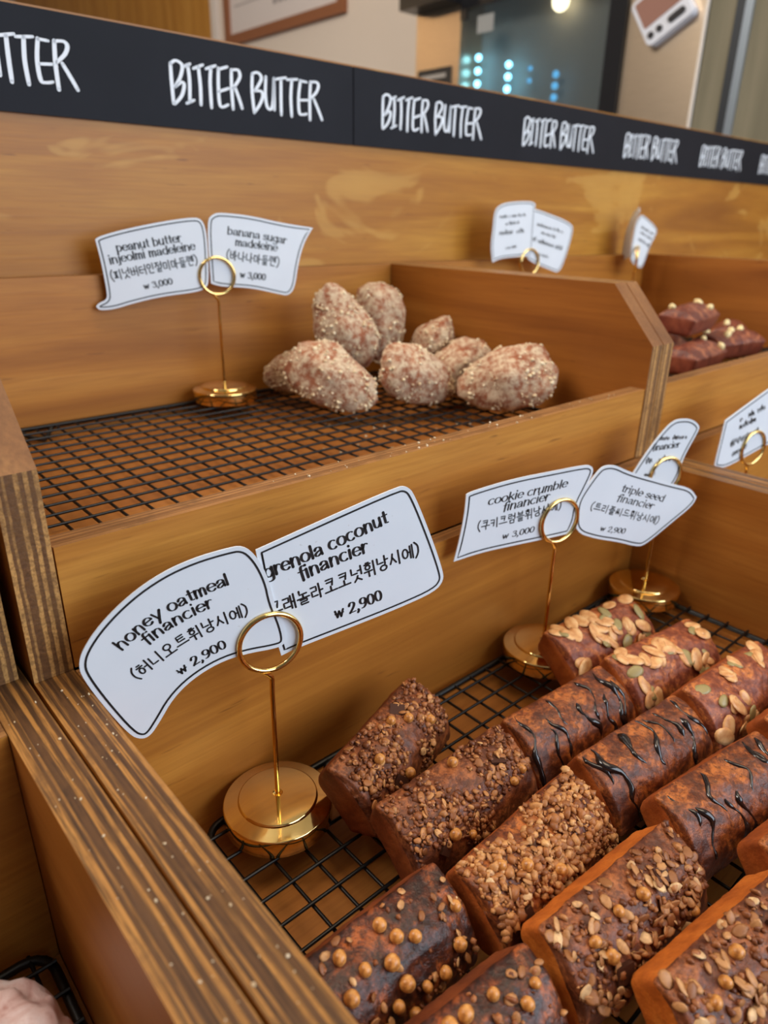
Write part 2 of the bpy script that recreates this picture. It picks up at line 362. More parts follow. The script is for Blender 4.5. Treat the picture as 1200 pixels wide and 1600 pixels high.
LEAD = 'ㄱㄲㄴㄷㄸㄹㅁㅂㅃㅅㅆㅇㅈㅉㅊㅋㅌㅍㅎ'; VOW = 'ㅏㅐㅑㅒㅓㅔㅕㅖㅗㅘㅙㅚㅛㅜㅝㅞㅟㅠㅡㅢㅣ'
TAIL = ['', 'ㄱ', 'ㄲ', 'ㄳ', 'ㄴ', 'ㄵ', 'ㄶ', 'ㄷ', 'ㄹ', 'ㄺ', 'ㄻ', 'ㄼ', 'ㄽ', 'ㄾ', 'ㄿ', 'ㅀ', 'ㅁ', 'ㅂ', 'ㅄ', 'ㅅ', 'ㅆ', 'ㅇ', 'ㅈ', 'ㅊ', 'ㅋ', 'ㅌ', 'ㅍ', 'ㅎ']
VS = {'ㅏ': [[(.35, 1), (.35, 0)], [(.35, .5), (.95, .5)]], 'ㅐ': [[(.2, .95), (.2, .05)], [(.2, .5), (.75, .5)], [(.78, 1), (.78, 0)]], 'ㅓ': [[(.75, 1), (.75, 0)], [(.1, .52), (.75, .52)]],
 'ㅔ': [[(.42, .95), (.42, .06)], [(-.05, .52), (.42, .52)], [(.88, 1), (.88, 0)]], 'ㅣ': [[(.6, 1), (.6, 0)]],
 'ㅗ': [[(.5, .95), (.5, .1)], [(0, .1), (1, .1)]], 'ㅜ': [[(0, .85), (1, .85)], [(.55, .85), (.55, -.1)]], 'ㅡ': [[(0, .5), (1, .5)]]}
def syllable(ch):
    k = ord(ch) - 0xAC00; c, v, f = LEAD[k // 588], VOW[k % 588 // 28], TAIL[k % 28]; out = []
    def put(strokes, x0, y0, x1, y1):
        for s in strokes: out.append([(x0 + (x1 - x0) * x, y0 + (y1 - y0) * y) for x, y in s])
    if v == 'ㅟ': put(JA[c], .05, .50, .62, 1.0); put(VS['ㅜ'], 0, .02, .68, .42); put(VS['ㅣ'], .66, -.05, .98, 1)
    elif v in 'ㅗㅜㅡ':
        if f: put(JA[c], .16, .66, .84, 1); put(VS[v], .02, .40, .98, .62); put(JA[f], .16, -.04, .86, .34)
        else: put(JA[c], .16, .48, .84, 1); put(VS[v], .0, .05, 1, .44)
    else:
        if f: put(JA[c], .0, .50, .56, 1); put(VS[v], .56, .42, 1.0, 1.02); put(JA[f], .20, -.04, .86, .38)
        else: put(JA[c], .0, .14, .56, .90); put(VS[v], .56, .0, 1.0, 1.0)
    return out
def write_line(mb, text, base, size, slant, y, rng):
    """letters along a baseline given in millimetres"""
    B = [Vector(p) for p in base]
    B = [Vector(q) for q in dens([tuple(p) for p in B], 8)]
    cum = [0]
    for i in range(1, len(B)): cum.append(cum[-1] + (B[i] - B[i - 1]).length)
    def at(s):
        s = max(0, min(cum[-1], s)); i = 1
        while i < len(cum) - 1 and cum[i] < s: i += 1
        f = (s - cum[i - 1]) / max(1e-9, cum[i] - cum[i - 1]); d = (B[min(i + 1, len(B) - 1)] - B[max(i - 2, 0)]).normalized()
        return B[i - 1].lerp(B[i], f), d
    items = []
    if text == '~':
        adv = cum[-1] / size; x = 0
        while x < adv:
            wd = rng.uniform(.45, .8); h = rng.choice((.8, .9, 1.0, 1.4))
            if rng.random() < .85: items.append((x, [('c', [(0, rng.uniform(.6, h)), (wd * .2, 0), (wd * .5, h * .9), (wd * .8, rng.uniform(0, .3))])], 'h'))
            x += wd
    else:
        hand = any(ord(c) > 0x3000 for c in text); x = 0
        for ch in text:
            if ch == '(': items.append((x, [('c', [(.34, 1.08), (.10, .75), (.08, .3), (.30, -.10)])], 'h')); x += .5
            elif ch == ')': items.append((x, [('c', [(.05, 1.08), (.32, .75), (.30, .25), (.04, -.10)])], 'h')); x += .5
            elif ord(ch) > 0x3000: items.append((x, [('k', s) for s in syllable(ch)], 'h')); x += 1.14
            else: g, a = GL[ch]; items.append((x, g, 'w' if ch == 'w' else 'l')); x += a
        adv = x
    sx = cum[-1] / adv
    if text != '~' and not hand: size *= .80 if size > 4.5 else .90
    for x, strokes, kind in items:
        o, d = at((x + .45) * sx); u = Vector((-d.y, d.x))
        for k, s in strokes:
            q = s
            if k == 's': q = dens(s)
            elif k == 'c': q = dens(s, 3)
            elif k == 'k': q = s if len(s) > 6 else [p for a_, b_ in zip(s[:-1], s[1:]) for p in (a_, ((a_[0] + b_[0]) / 2, (a_[1] + b_[1]) / 2))] + [s[-1]]
            pts = []
            for px, py in q:
                P = o + d * ((px - .45) * sx + slant * py * size) + u * (py * size); pts.append((P.x / 1000, P.y / 1000))
            if kind == 'h': ribbon(mb, pts, size * .128 / 1000, size * .118 / 1000, y)
            elif kind == 'w': ribbon(mb, pts, size * .26 / 1000, size * .12 / 1000, y)
            else: ribbon(mb, pts, size * .315 / 1000, size * .105 / 1000, y)
def soften(P):
    out = []; n = len(P)
    for i in range(n):
        a, b_, c = Vector(P[i - 1]), Vector(P[i]), Vector(P[(i + 1) % n])
        if (b_ - a).angle(c - b_, 0) < R(62): out += [tuple(b_.lerp(a, .25)), tuple(b_.lerp(c, .25))]
        else: out.append(tuple(b_))
    return out
def inset(P, d):
    n = len(P); area = sum(P[i - 1][0] * P[i][1] - P[i][0] * P[i - 1][1] for i in range(n)); sg = 1 if area > 0 else -1; out = []
    for i in range(n):
        a, b_, c = Vector(P[i - 2]), Vector(P[i - 1]), Vector(P[i]); e1 = (b_ - a).normalized(); e2 = (c - b_).normalized()
        n1 = Vector((-e1.y, e1.x)) * sg; n2 = Vector((-e2.y, e2.x)) * sg; m = n1 + n2
        if m.length < .3: continue
        m = m.normalized(); out.append(tuple(b_ + m * min(d / max(.45, m.dot(n1)), d * 1.5)))
    return out
CARD_SHAPES = {
  'honey': ([(-8.54, 47.01), (-3.13, 40.49), (1.15, 29.33), (2.57, 18.44), (5.82, 8.89), (7.47, -0.17), (6.18, -3.36), (2.38, -4.19), (-11.67, -2.9), (-22.63, -4.0), (-33.57, -8.43), (-41.97, -15.15), (-48.03, -24.26), (-52.48, -30.11), (-56.34, -30.6), (-60.39, -26.78), (-68.31, -9.16), (-73.38, 4.47), (-74.32, 10.54), (-72.08, 16.95), (-64.83, 26.03), (-53.46, 35.41), (-41.11, 41.99), (-28.78, 45.5), (-16.23, 46.94)],
   [('honey oatmeal', [(-58.65, 12.81), (-47.82, 20.67), (-38.51, 24.93), (-27.1, 28.64), (-14.77, 31.62)], 3.89, 0), ('financier', [(-49.35, 12.51), (-41.23, 16.94), (-31.77, 20.49), (-22.19, 23.21)], 3.83, 0), ('(허니오트휘낭시에)', [(-54.49, -2.09), (-41.78, 5.04), (-32.8, 9.1), (-23.05, 12.27), (-7.76, 15.68)], 5.68, 0), ('w 2,900', [(-38.12, -4.95), (-30.32, -1.28), (-18.19, 2.83)], 3.47, 0)]),
  'grenola': ([(-3.5, 43.42), (60.1, 60.2), (65.49, 59.62), (69.16, 55.44), (79.15, 32.45), (86.02, 14.48), (87.09, 8.44), (82.38, 3.37), (63.43, -0.44), (38.79, -4.02), (11.01, -7.73), (5.06, -9.24), (0.34, 12.86)],
   [('grenola coconut', [(-0.37, 29.68), (27.49, 36.16), (56.8, 44.43)], 5.21, 0), ('financier', [(14.85, 25.26), (29.83, 28.97), (47.05, 32.43)], 5.27, 0), ('(그래놀라코코넛휘낭시에)', [(-1.72, 10.84), (7.68, 12.2), (33.88, 17.28), (54.63, 21.38), (73.64, 25.02)], 6.89, 0), ('w 2,900', [(30.77, 2.52), (38.96, 3.52), (54.45, 6.65)], 4.44, 0)]),
  'peanut': ([(-85.6, 26.39), (-82.53, 28.52), (-65.86, 33.08), (-37.78, 38.72), (-14.06, 42.08), (-8.45, 40.39), (-6.07, 34.16), (-5.53, 22.84), (-6.6, -2.72), (-8.56, -8.36), (-15.8, -11.49), (-43.23, -13.94), (-65.24, -18.29), (-78.45, -21.93), (-89.26, -22.4), (-91.1, -19.6), (-89.48, -17.39), (-82.94, -14.91), (-82.25, -9.51), (-83.5, 11.32)],
   [('peanut butter', [(-71.93, 18.02), (-49.38, 21.3), (-24.56, 25.1)], 4.76, 0), ('injeolmi madeleine', [(-77.74, 9.72), (-53.03, 13.8), (-14.7, 19.5)], 4.78, 0), ('(피넛버터인절미마들렌)', [(-77.85, -1.88), (-48.52, 3.06), (-13.37, 8.87)], 6.74, 0), ('w 3,000', [(-55.52, -8.46), (-34.07, -5.04)], 3.62, 0)]),
  'banana': ([(-4.66, 39.54), (0.85, 44.52), (7.05, 45.51), (29.99, 43.6), (53.76, 38.82), (81.43, 35.28), (73.34, 24.15), (67.83, 7.8), (64.42, -10.59), (58.6, -16.74), (51.44, -15.51), (26.87, -9.57), (3.07, -8.2), (-4.83, -5.6)],
   [('banana sugar', [(10.46, 30.34), (33.89, 27.27), (58.28, 23.18)], 4.59, 0), ('madeleine', [(16.13, 22.24), (50.56, 17.73)], 4.64, 0), ('(바나나마들렌)', [(8.39, 12.21), (51.7, 5.75)], 7.0, 0), ('w 3,000', [(18.52, -1.58), (39.56, -4.14)], 3.88, 0)]),
  'cookie': ([(-67.09, 27.15), (-63.47, 28.48), (-36.98, 31.8), (-6.96, 32.63), (14.7, 33.26), (19.73, 32.19), (22.3, 28.6), (18.79, 20.09), (12.47, 7.36), (12.49, -2.38), (8.74, -10.3), (-1.0, -10.66), (-32.52, -10.65), (-54.83, -10.87), (-72.71, -13.01), (-69.78, 0.09), (-67.49, 15.37)],
   [('cookie crumble', [(-52.69, 18.48), (-25.29, 19.76), (3.09, 21.47)], 3.64, 0.25), ('financier', [(-42.37, 12.98), (-9.38, 14.99)], 3.75, 0.25), ('(쿠키크럼블휘낭시에)', [(-58.14, 3.39), (-29.63, 4.79), (1.12, 7.54)], 5.77, 0), ('w 3,000', [(-40.64, -4.83), (-17.86, -4.18)], 2.99, 0.2)]),
  'triple': ([(13.34, 1.73), (13.51, 10.12), (19.0, 18.83), (27.21, 28.74), (32.39, 30.49), (40.15, 29.44), (51.56, 23.72), (71.12, 16.7), (92.84, 9.15), (109.71, 3.94), (116.98, -3.6), (114.89, -9.31), (97.85, -19.05), (76.07, -31.96), (67.98, -30.87), (52.49, -24.67), (31.8, -18.51), (15.31, -11.07)],
   [('triple seed', [(47.17, 11.5), (86.19, -1.93)], 3.41, 0.1), ('financier', [(44.49, 5.47), (77.71, -5.81)], 3.46, 0.1), ('(트리플씨드휘낭시에)', [(23.99, 2.64), (85.1, -17.9)], 5.21, 0), ('w 2,900', [(34.72, -13.42), (56.35, -19.46)], 2.94, 0.1)]),
  'far_left': ([(-58.01, 52.12), (-49.57, 58.45), (-33.24, 61.29), (-4.77, 62.58), (1.52, 59.54), (1.53, 52.49), (2.93, 6.38), (-21.77, 6.08), (-45.54, 4.48), (-55.45, 0.74), (-59.74, 15.66), (-58.61, 31.53)],
   [('~', [(-49.9, 44.62), (-12.41, 47.14)], 2.87, 0), ('~', [(-42.17, 37.61), (-21.06, 39.36)], 2.93, 0), ('~', [(-48.53, 27.74), (-12.19, 30.51)], 4.25, 0), ('~', [(-37.55, 13.51), (-20.5, 15.48)], 3.09, 0)]),
  'far_right': ([(-7.82, 49.13), (1.26, 54.41), (6.18, 54.5), (61.81, 42.03), (68.77, 33.22), (56.91, -4.95), (49.51, -12.55), (41.75, -10.94), (5.89, -0.44), (-4.91, 5.15)],
   [('~', [(7.3, 37.94), (51.09, 29.76)], 2.97, 0), ('~', [(14.78, 29.72), (38.79, 24.33)], 3.03, 0), ('~', [(-0.56, 22.78), (51.49, 11.39)], 4.33, 0), ('~', [(10.42, 7.12), (30.28, 3.4)], 3.03, 0)]),
  'fold_left': ([(-40.47, -7.06), (-40.46, 22.52), (-33.41, 40.35), (-23.84, 54.57), (-10.45, 60.69), (-7.31, 56.09), (-13.79, 44.5), (-22.66, 28.63), (-15.7, 0.86)],
   []),
  'fold_right': ([(-11.95, 31.47), (-9.7, 42.99), (-3.09, 51.46), (1.81, 51.53), (31.71, 37.14), (33.69, 29.27), (23.54, 13.41), (16.56, -10.62), (9.85, -14.54), (-7.14, -6.19), (-12.3, 0.24)],
   [('~', [(0.85, 35.97), (25.87, 27.28)], 2.89, 0), ('~', [(-0.88, 30.15), (23.19, 21.35)], 2.91, 0), ('~', [(-1.95, 21.39), (22.43, 11.42)], 3.85, 0)]),
  'behind': ([(-0.71, 40.29), (4.72, 41.19), (15.19, 40.3), (23.43, 34.95), (23.77, 31.18), (17.45, 18.57), (13.75, 9.38), (13.26, -1.26), (7.3, -11.37), (1.57, -14.61), (-12.8, -9.33), (-30.24, 2.44), (-28.34, 6.94), (-16.84, 24.38), (-6.55, 36.25)],
   [('~', [(-10.14, 26.95), (13.57, 25.81)], 3.19, 0), ('financier', [(-15.71, 20.2), (8.61, 20.41)], 3.31, 0), ('~', [(-19.35, 10.64), (3.34, 10.51)], 4.35, 0), ('~', [(-18.84, 1.08), (-9.68, 1.2)], 3.16, 0)]),
  'edge': ([(-41.36, 27.25), (3.86, 47.7), (22.12, 54.65), (28.41, 51.03), (42.83, 4.74), (25.46, 1.52), (2.2, -4.57), (-28.95, -12.97), (-41.11, -10.58), (-43.18, -8.68), (-41.91, 12.04)],
   [('~', [(-26.41, 22.67), (5.78, 31.23)], 4.74, 0), ('~', [(-21.9, 17.61), (-2.98, 22.21)], 4.78, 0), ('~', [(-28.12, 4.07), (3.61, 11.78)], 6.32, 0), ('~', [(-23.48, -4.54), (-7.52, 0.57)], 4.7, 0)]),
}
WORD_STROKES = [[(-1.1, 10.6), (-1.3, 0.1), (-1.2, -14.8)], [(-1.1, 10.6), (2.9, 12.9), (6.8, 12.0), (8.3, 9.4), (5.9, 2.7), (1.2, -3.8)], [(1.2, -3.8), (6.7, -0.4), (8.6, -2.5), (5.8, -9.4), (0.0, -15.1)], [(9.9, 10.1), (14.8, 12.3)], [(12.8, 10.9), (13.4, 1.7), (12.3, -12.5)], [(9.5, -13.9), (16.0, -11.2)], [(17.1, 9.6), (25.5, 13.0)], [(21.5, 11.1), (22.1, -1.1), (21.5, -13.5)], [(27.7, 10.7), (36.2, 13.8)], [(32.0, 11.9), (30.6, 1.8), (30.4, -14.6)], [(38.5, 12.2), (37.5, -0.3), (38.3, -12.9), (45.4, -11.4)], [(38.5, 11.7), (46.5, 14.3)], [(37.2, -3.3), (46.7, -0.1)], [(49.8, 12.6), (49.2, 0.0), (49.5, -13.8)], [(49.8, 12.6), (55.6, 13.3), (57.3, 9.7), (55.1, 5.5), (50.1, 0.1)], [(52.2, 1.3), (55.5, -6.3), (57.7, -12.6)], [(68.6, 12.0), (67.8, 0.0), (68.9, -14.6)], [(68.6, 12.5), (73.4, 13.7), (76.6, 11.9), (76.4, 8.4), (70.5, 0.8)], [(70.5, 0.8), (76.6, 0.9), (77.4, -3.1), (74.0, -9.0), (68.9, -14.6)], [(81.3, 11.5), (80.2, -0.7), (81.5, -9.3), (84.9, -10.7), (87.3, -5.1), (88.9, 11.3)], [(88.9, 11.3), (88.6, 0.1), (88.4, -10.7)], [(90.3, 11.0), (100.9, 13.4)], [(95.9, 11.6), (95.3, -1.2), (95.1, -13.7)], [(101.6, 12.0), (112.4, 13.5)], [(106.6, 12.4), (105.1, -0.2), (105.5, -13.9)], [(115.3, 12.8), (113.0, 0.6), (113.4, -10.5), (116.7, -11.8), (121.2, -10.9)], [(115.3, 12.8), (121.9, 12.5)], [(114.1, -1.4), (123.0, -0.5)], [(125.7, 13.0), (124.5, -0.4), (124.4, -14.9)], [(125.7, 13.0), (131.7, 13.6), (133.9, 11.2), (131.5, 6.2), (125.3, 0.8)], [(129.1, 0.6), (133.5, -7.0), (137.2, -13.8)]]

# ------------------------------------------------------------------ sign boards with white lettering
word = MB()
for st in WORD_STROKES:
    ribbon(word, [(x / 1000, z / 1000) for x, z in dens(st, 7)], .0029, .0018, 0, taper=.10)
word_mesh = None
for name, x0, x1, label, ks in (('sign_board', -.62, .3900, 'left charcoal sign board along the backboard top, white hand lettering, nearest', (-3, -2, -1, 0)),
                                ('sign_board', .3912, 1.50, 'right charcoal sign board along the backboard top, white lettering running into the distance', (1, 2, 3, 4, 5))):
    b = MB(); b.box(x0, x1, -.0028, -.0002, ZS1 - ZS2, 0); sb = b.build(name, M_SIGN, bevel=.0004, loc=(0, YS, ZS2))
    tag(sb, label, 'sign', 'sign boards along the backboard')
    for k in ks:
        if word_mesh is None: o = word.build('shop_name_lettering', M_CHALK, sb); word_mesh = o.data
        else: o = bpy.data.objects.new('shop_name_lettering', word_mesh); COL.objects.link(o); o.parent = sb
        o.location = (.2180 + .2087 * k, -.0030, .2600 - ZS2)

# ------------------------------------------------------------------ wire cooling racks
def rack(label, x0, x1, y0, y1, z, notch=(), group='black cooling racks', foot=.0135, step=.0142):
    t = thing('cooling_rack', label, 'cooling rack', ((x0 + x1) / 2, (y0 + y1) / 2, z - foot), group=group); o = Vector(t.location)
    def L(x, y, zz): return (x - o.x, y - o.y, zz - o.z)
    rf, rw = .0019, .00085; zf = z - .0032; c = .010; path = []
    for cx, cy, a0 in ((x1 - c, y1 - c, 0), (x0 + c, y1 - c, 90), (x0 + c, y0 + c, 180), (x1 - c, y0 + c, 270)):
        for k in range(6): a = R(a0 + 18 * k); path.append(L(cx + c * math.cos(a), cy + c * math.sin(a), zf))
    m = MB(); m.tube(path, rf, True); m.build('rim_wire', M_WIRE, t)
    m = MB(); n = int((y1 - y0) / step); 
    for k in range(1, n + 1):
        y = y1 - .004 - (k - .65) * step
        if y > y0 + .003: m.tube([L(x0 - .0012, y, zf + .0028), L((x0 + x1) / 2, y, zf + .0028), L(x1 + .0012, y, zf + .0028)], rw, n=6)
    m.build('long_wires', M_WIRE, t)
    m = MB(); n = int((x1 - x0) / step)
    for k in range(1, n + 1):
        x = x0 + k * step + .002
        if x < x1 - .003: m.tube([L(x, y0 - .0012, zf + .0008), L(x, (y0 + y1) / 2, zf + .0008), L(x, y1 + .0012, zf + .0008)], rw, n=6)
    m.build('cross_wires', M_WIRE, t)
    for fx, sx in ((x0 + .060, 1), (x1 - .060, 1)):
        for fy, sg in ((y1, -1), (y0, 1)):
            m = MB(); d = z - foot + .0016
            m.tube([L(fx - .016, fy + sg * .002, zf), L(fx - .011, fy + sg * .003, zf), L(fx - .006, fy + sg * .008, zf - .004), L(fx - .002, fy + sg * .012, d + .001), L(fx + .002, fy + sg * .012, d), L(fx + .006, fy + sg * .008, zf - .004), L(fx + .011, fy + sg * .003, zf), L(fx + .016, fy + sg * .002, zf)], .0017, n=7)
            m.build('leg', M_WIRE, t)
    return t
rack('black wire cooling rack under the sugar dusted madeleines', .016, .414, .040, .2925, ZU, foot=.0106)
rack('black wire cooling rack under the rows of brown loaf cakes', .0380, .4130, -.385, -.0085, ZR, foot=.0160)
rack('black wire cooling rack under the pink glazed pastry at the lower left', -.40, -.0365, -.385, -.0205, ZR, foot=.0160)
rack('black wire cooling rack under the red brown chunky cakes', X2 + .02, X3 - .02, .040, .2925, ZU, foot=.0106)
rack('black wire cooling rack in the farther lower box, behind its dividing wall', X2 + .02, X3 - .02, -.385, -.0085, ZR, foot=.0160)

# ------------------------------------------------------------------ brass card holders
base_mb = MB(); base_mb.lathe([[(0, 0), (.0250, 0)], [(.0250, 0), (.0257, .0006), (.0257, .0088), (.0256, .0093), (.0252, .0096)], [(.0252, .0096), (.0188, .0110)], [(.0188, .0110), (.0186, .0119), (.0180, .0123)], [(.0180, .0123), (.0140, .0130), (.0080, .0135), (.0024, .0137)], [(.0024, .0137), (.0022, .0128), (0, .0128)]], 72)
RR = .01365
rod_mb = MB(); zc = .0978
rod_mb.tube([(0, 0, .0128), (0, 0, .04), (0, 0, .070), (.0002, 0, zc - RR - .0062), (-.0002, -.0002, zc - RR - .0044)], .00118, n=10)
ring_mb = MB(); turns = 1.72; pts = []
pts += [(-.0002, -.0002, zc - RR - .0046), (-.0010, -.0005, zc - RR - .0034), (-.0024, -.0010, zc - RR - .0016), (-.0040, -.0014, zc - RR + .0000)]
for k in range(84):
    a = R(-90 - 24) - 2 * math.pi * turns * k / 83
    pts.append((RR * math.cos(a), -.0016 + .0032 * min(1, max(0, (k / 83 * turns - 1.0) / .3)), zc + RR * math.sin(a)))
ring_mb.tube(pts, .00118, n=10)
proto = None
def holder(x, y, z, az, label):
    global proto
    rz = math.atan2(math.cos(R(az)), -math.sin(R(az)))
    if proto is None:
        proto = thing('card_holder', label, 'card holder', group='brass card holders')
        base_mb.build('base', M_BRASS, proto); rod_mb.build('rod', M_BRASS, proto); ring_mb.build('ring', M_BRASS, proto); o = proto
    else:
        o = copy_tree(proto)
    o['label'] = label; o.location = (x, y, z); o.rotation_euler = (0, 0, rz); return o
zl, zu_ = ZR + .0012, ZU + .0012
HOLD = {'a': ((.0690, -.0265, zl), -104), 'b': ((.2205, .2695, zu_), -104), 'c': ((.2735, -.0280, zl), -104), 'd': ((.4000, -.0285, zl), -110),
        'e': ((.6115, .2690, zu_), -97), 'f': ((.8400, .2690, zu_), -60), 'g': ((.519, -.0400, zl), -103)}
HL = {'a': 'nearest brass ring card holder, gripping the honey oatmeal card', 'b': 'brass ring card holder on the madeleine rack, gripping the peanut butter card',
      'c': 'brass ring card holder gripping the cookie crumble card', 'd': 'brass card holder in the far corner of the loaf cake box',
      'e': 'brass ring of a card holder rising behind the right wall of the madeleine box', 'f': 'farthest brass card holder, thin rod and edge-on ring above the madeleine box wall',
      'g': 'brass ring card holder behind the lower dividing wall at the right edge'}
for k, (p, az) in HOLD.items(): holder(*p, az, HL[k])

# ------------------------------------------------------------------ price cards
rngc = random.Random(5)
CL = {'honey': ('a', .0003, -104, 'curved white price card reading honey oatmeal financier, nearest the camera'),
      'grenola': ('a', -.0006, -104, 'white price card reading grenola coconut financier, tucked behind the honey oatmeal card'),
      'peanut': ('b', .0003, -104, 'white speech bubble card reading peanut butter injeolmi madeleine'),
      'banana': ('b', -.0006, -104, 'white flag shaped card reading banana sugar madeleine'),
      'cookie': ('c', .0003, -106, 'white price card reading cookie crumble financier'),
      'triple': ('c', -.0006, -106, 'white diamond shaped card reading triple seed financier'),
      'far_left': ('e', .0003, -97, 'blurred white card, left one of the pair above the madeleine box wall'),
      'far_right': ('e', -.0006, -97, 'blurred tilted white card, right one of the pair above the madeleine box wall'),
      'fold_left': ('f', 0, 148, 'narrow white card seen almost edge-on in the farthest holder'),
      'fold_right': ('f', 0, -100, 'small blurred white card facing forward in the farthest holder'),
      'behind': ('d', .0003, -110, 'rounded white card half hidden behind the triple seed card'),
      'edge': ('g', .0003, -103, 'white card leaning above the lower dividing wall at the right edge')}
CENT = {k: (p[0], p[1], p[2] + zc) for k, (p, az) in HOLD.items()}
for key, (poly, lines) in CARD_SHAPES.items():
    h, off, az, label = CL[key]; n = Vector((math.cos(R(az)), math.sin(R(az)), 0)); rz = math.atan2(n.x, -n.y)
    P = soften(soften(poly)); k = len(P); T2 = .00035
    if sum(P[i - 1][0] * P[i][1] - P[i][0] * P[i - 1][1] for i in range(k)) < 0: P = P[::-1]
    m = MB(); vs = [(x / 1000, -T2, z / 1000) for x, z in P] + [(x / 1000, T2, z / 1000) for x, z in P]
    m.add(vs, [tuple(range(k)), tuple(range(2 * k - 1, k - 1, -1))] + [(i, i + k, (i + 1) % k + k, (i + 1) % k) for i in range(k)])
    o = m.build('price_card', M_CARD); o.location = Vector(CENT[h]) + n * off; o.rotation_euler = (0, 0, rz)
    tag(o, label, 'price card', 'price cards in brass holders')
    m = MB(); Q = inset(P, 2.1 if key not in ('fold_left', 'fold_right') else 1.6); Q = [(x / 1000, z / 1000) for x, z in Q]
    if key != 'fold_left':
        ribbon(m, Q + [Q[0], Q[1]], .00085, .00085, -T2 - .00012, caps=False); m.build('border_line', M_INK, o)
        m = MB()
        for text, base, size, sl in lines: write_line(m, text, base, size, sl, -T2 - .00014, rngc)
        m.build('printed_text', M_INK, o)

# ------------------------------------------------------------------ baked goods: materials
def crust(name, c0, c1, c2, sc=1.0, rough=.62):
    t = NT(name); v = t.coords((1, 1, 1)); n = t.noise(v, 60 * sc, 5, .6); f = t.noise(v, 620, 3, .7)
    c = t.ramp(n, [(.3, c0), (.52, c1), (.75, c2)])
    c = t.mix(t.ramp(f, [(.35, (.30, .30, .30, 1)), (.6, (0, 0, 0, 1))]), c, c0)
    t.color(c); t.rough(rough); t.spec(.3); t.bump(f, .5, .0006); return t.m
def baked(name, c0, c1, c2, gloss=.36):
    t = NT(name); v = t.coords((1, 1, 1)); n = t.noise(v, 105, 6, .68, .5); f = t.noise(v, 340, 4, .7)
    c = t.ramp(n, [(.38, c0), (.5, c1), (.62, c2)])
    c = t.mix(t.ramp(f, [(.40, (.8, .8, .8, 1)), (.56, (0, 0, 0, 1))]), c, c0)
    t.color(c); t.rough(gloss); t.spec(.45); t.bump(f, .6, .0010); return t.m
def bits(name, stops, rough=.5):
    t = NT(name); r = t.n('NewGeometry').outputs['Random Per Island']; c = t.ramp(r, stops)
    n = t.noise(t.coords((1, 1, 1)), 500, 3); c = t.mix(t.ramp(n, [(.4, (.35, .35, .35, 1)), (.6, (0, 0, 0, 1))]), c, stops[0][1]); t.color(c); t.rough(rough); t.spec(.4); return t.m
C_DARK = crust('dark_cake_side', srgb(88, 40, 18), srgb(124, 60, 26), srgb(150, 80, 36))
C_GOLD = crust('golden_cake_side', srgb(152, 74, 22), srgb(194, 104, 34), srgb(214, 130, 52))
C_MID = crust('brown_cake_side', srgb(118, 54, 20), srgb(160, 78, 28), srgb(186, 100, 40))
B_DARK = baked('dark_baked_top', srgb(40, 18, 12), srgb(90, 42, 23), srgb(160, 82, 34))
B_MID = baked('brown_baked_top', srgb(80, 39, 22), srgb(128, 69, 38), srgb(168, 98, 54), .42)
B_RED = baked('red_brown_baked_top', srgb(74, 34, 18), srgb(134, 68, 31), srgb(184, 104, 46), .40)
B_PLUM = baked('plum_brown_baked_top', srgb(108, 50, 32), srgb(154, 82, 50), srgb(206, 124, 60), .42)
T_CRUNCH = bits('brown_oat_crumbs', [(0, srgb(84, 42, 22)), (.4, srgb(134, 76, 40)), (.8, srgb(170, 106, 60)), (1, srgb(196, 138, 84))])
T_LIGHT = bits('pale_oat_crumbs', [(0, srgb(128, 74, 38)), (.35, srgb(172, 110, 60)), (.8, srgb(202, 142, 84)), (1, srgb(218, 166, 108))])
T_OAT = bits('pale_oat_flakes', [(0, srgb(122, 72, 38)), (.4, srgb(168, 112, 64)), (.75, srgb(200, 148, 96)), (1, srgb(224, 186, 136))])
def puff_mat():
    t = NT('toasted_puffed_grain'); v = t.coords((1, 1, 1)); n = t.noise(v, 260, 4, .6)
    t.color(t.ramp(n, [(.32, srgb(132, 74, 30)), (.5, srgb(196, 130, 62)), (.7, srgb(224, 172, 104))])); t.rough(.35); t.bump(n, .3, .0006); return t.m
T_PUFF = puff_mat()
def almond_mat():
    t = NT('toasted_almond'); v = t.coords((1, 1, 1)); n = t.noise(v, 120, 4, .6)
    t.color(t.ramp(n, [(.3, srgb(182, 112, 62)), (.5, srgb(214, 160, 104)), (.72, srgb(232, 190, 138))])); t.rough(.4); return t.m
T_ALM = almond_mat(); T_SEED = plain('green_pumpkin_seed', srgb(150, 132, 84), .4)
T_CHOC = plain('dark_chocolate', srgb(26, 17, 17), .16, 0, .6); T_CHUNK = plain('chocolate_chunk_brown', srgb(70, 40, 28), .6, 0, .2)

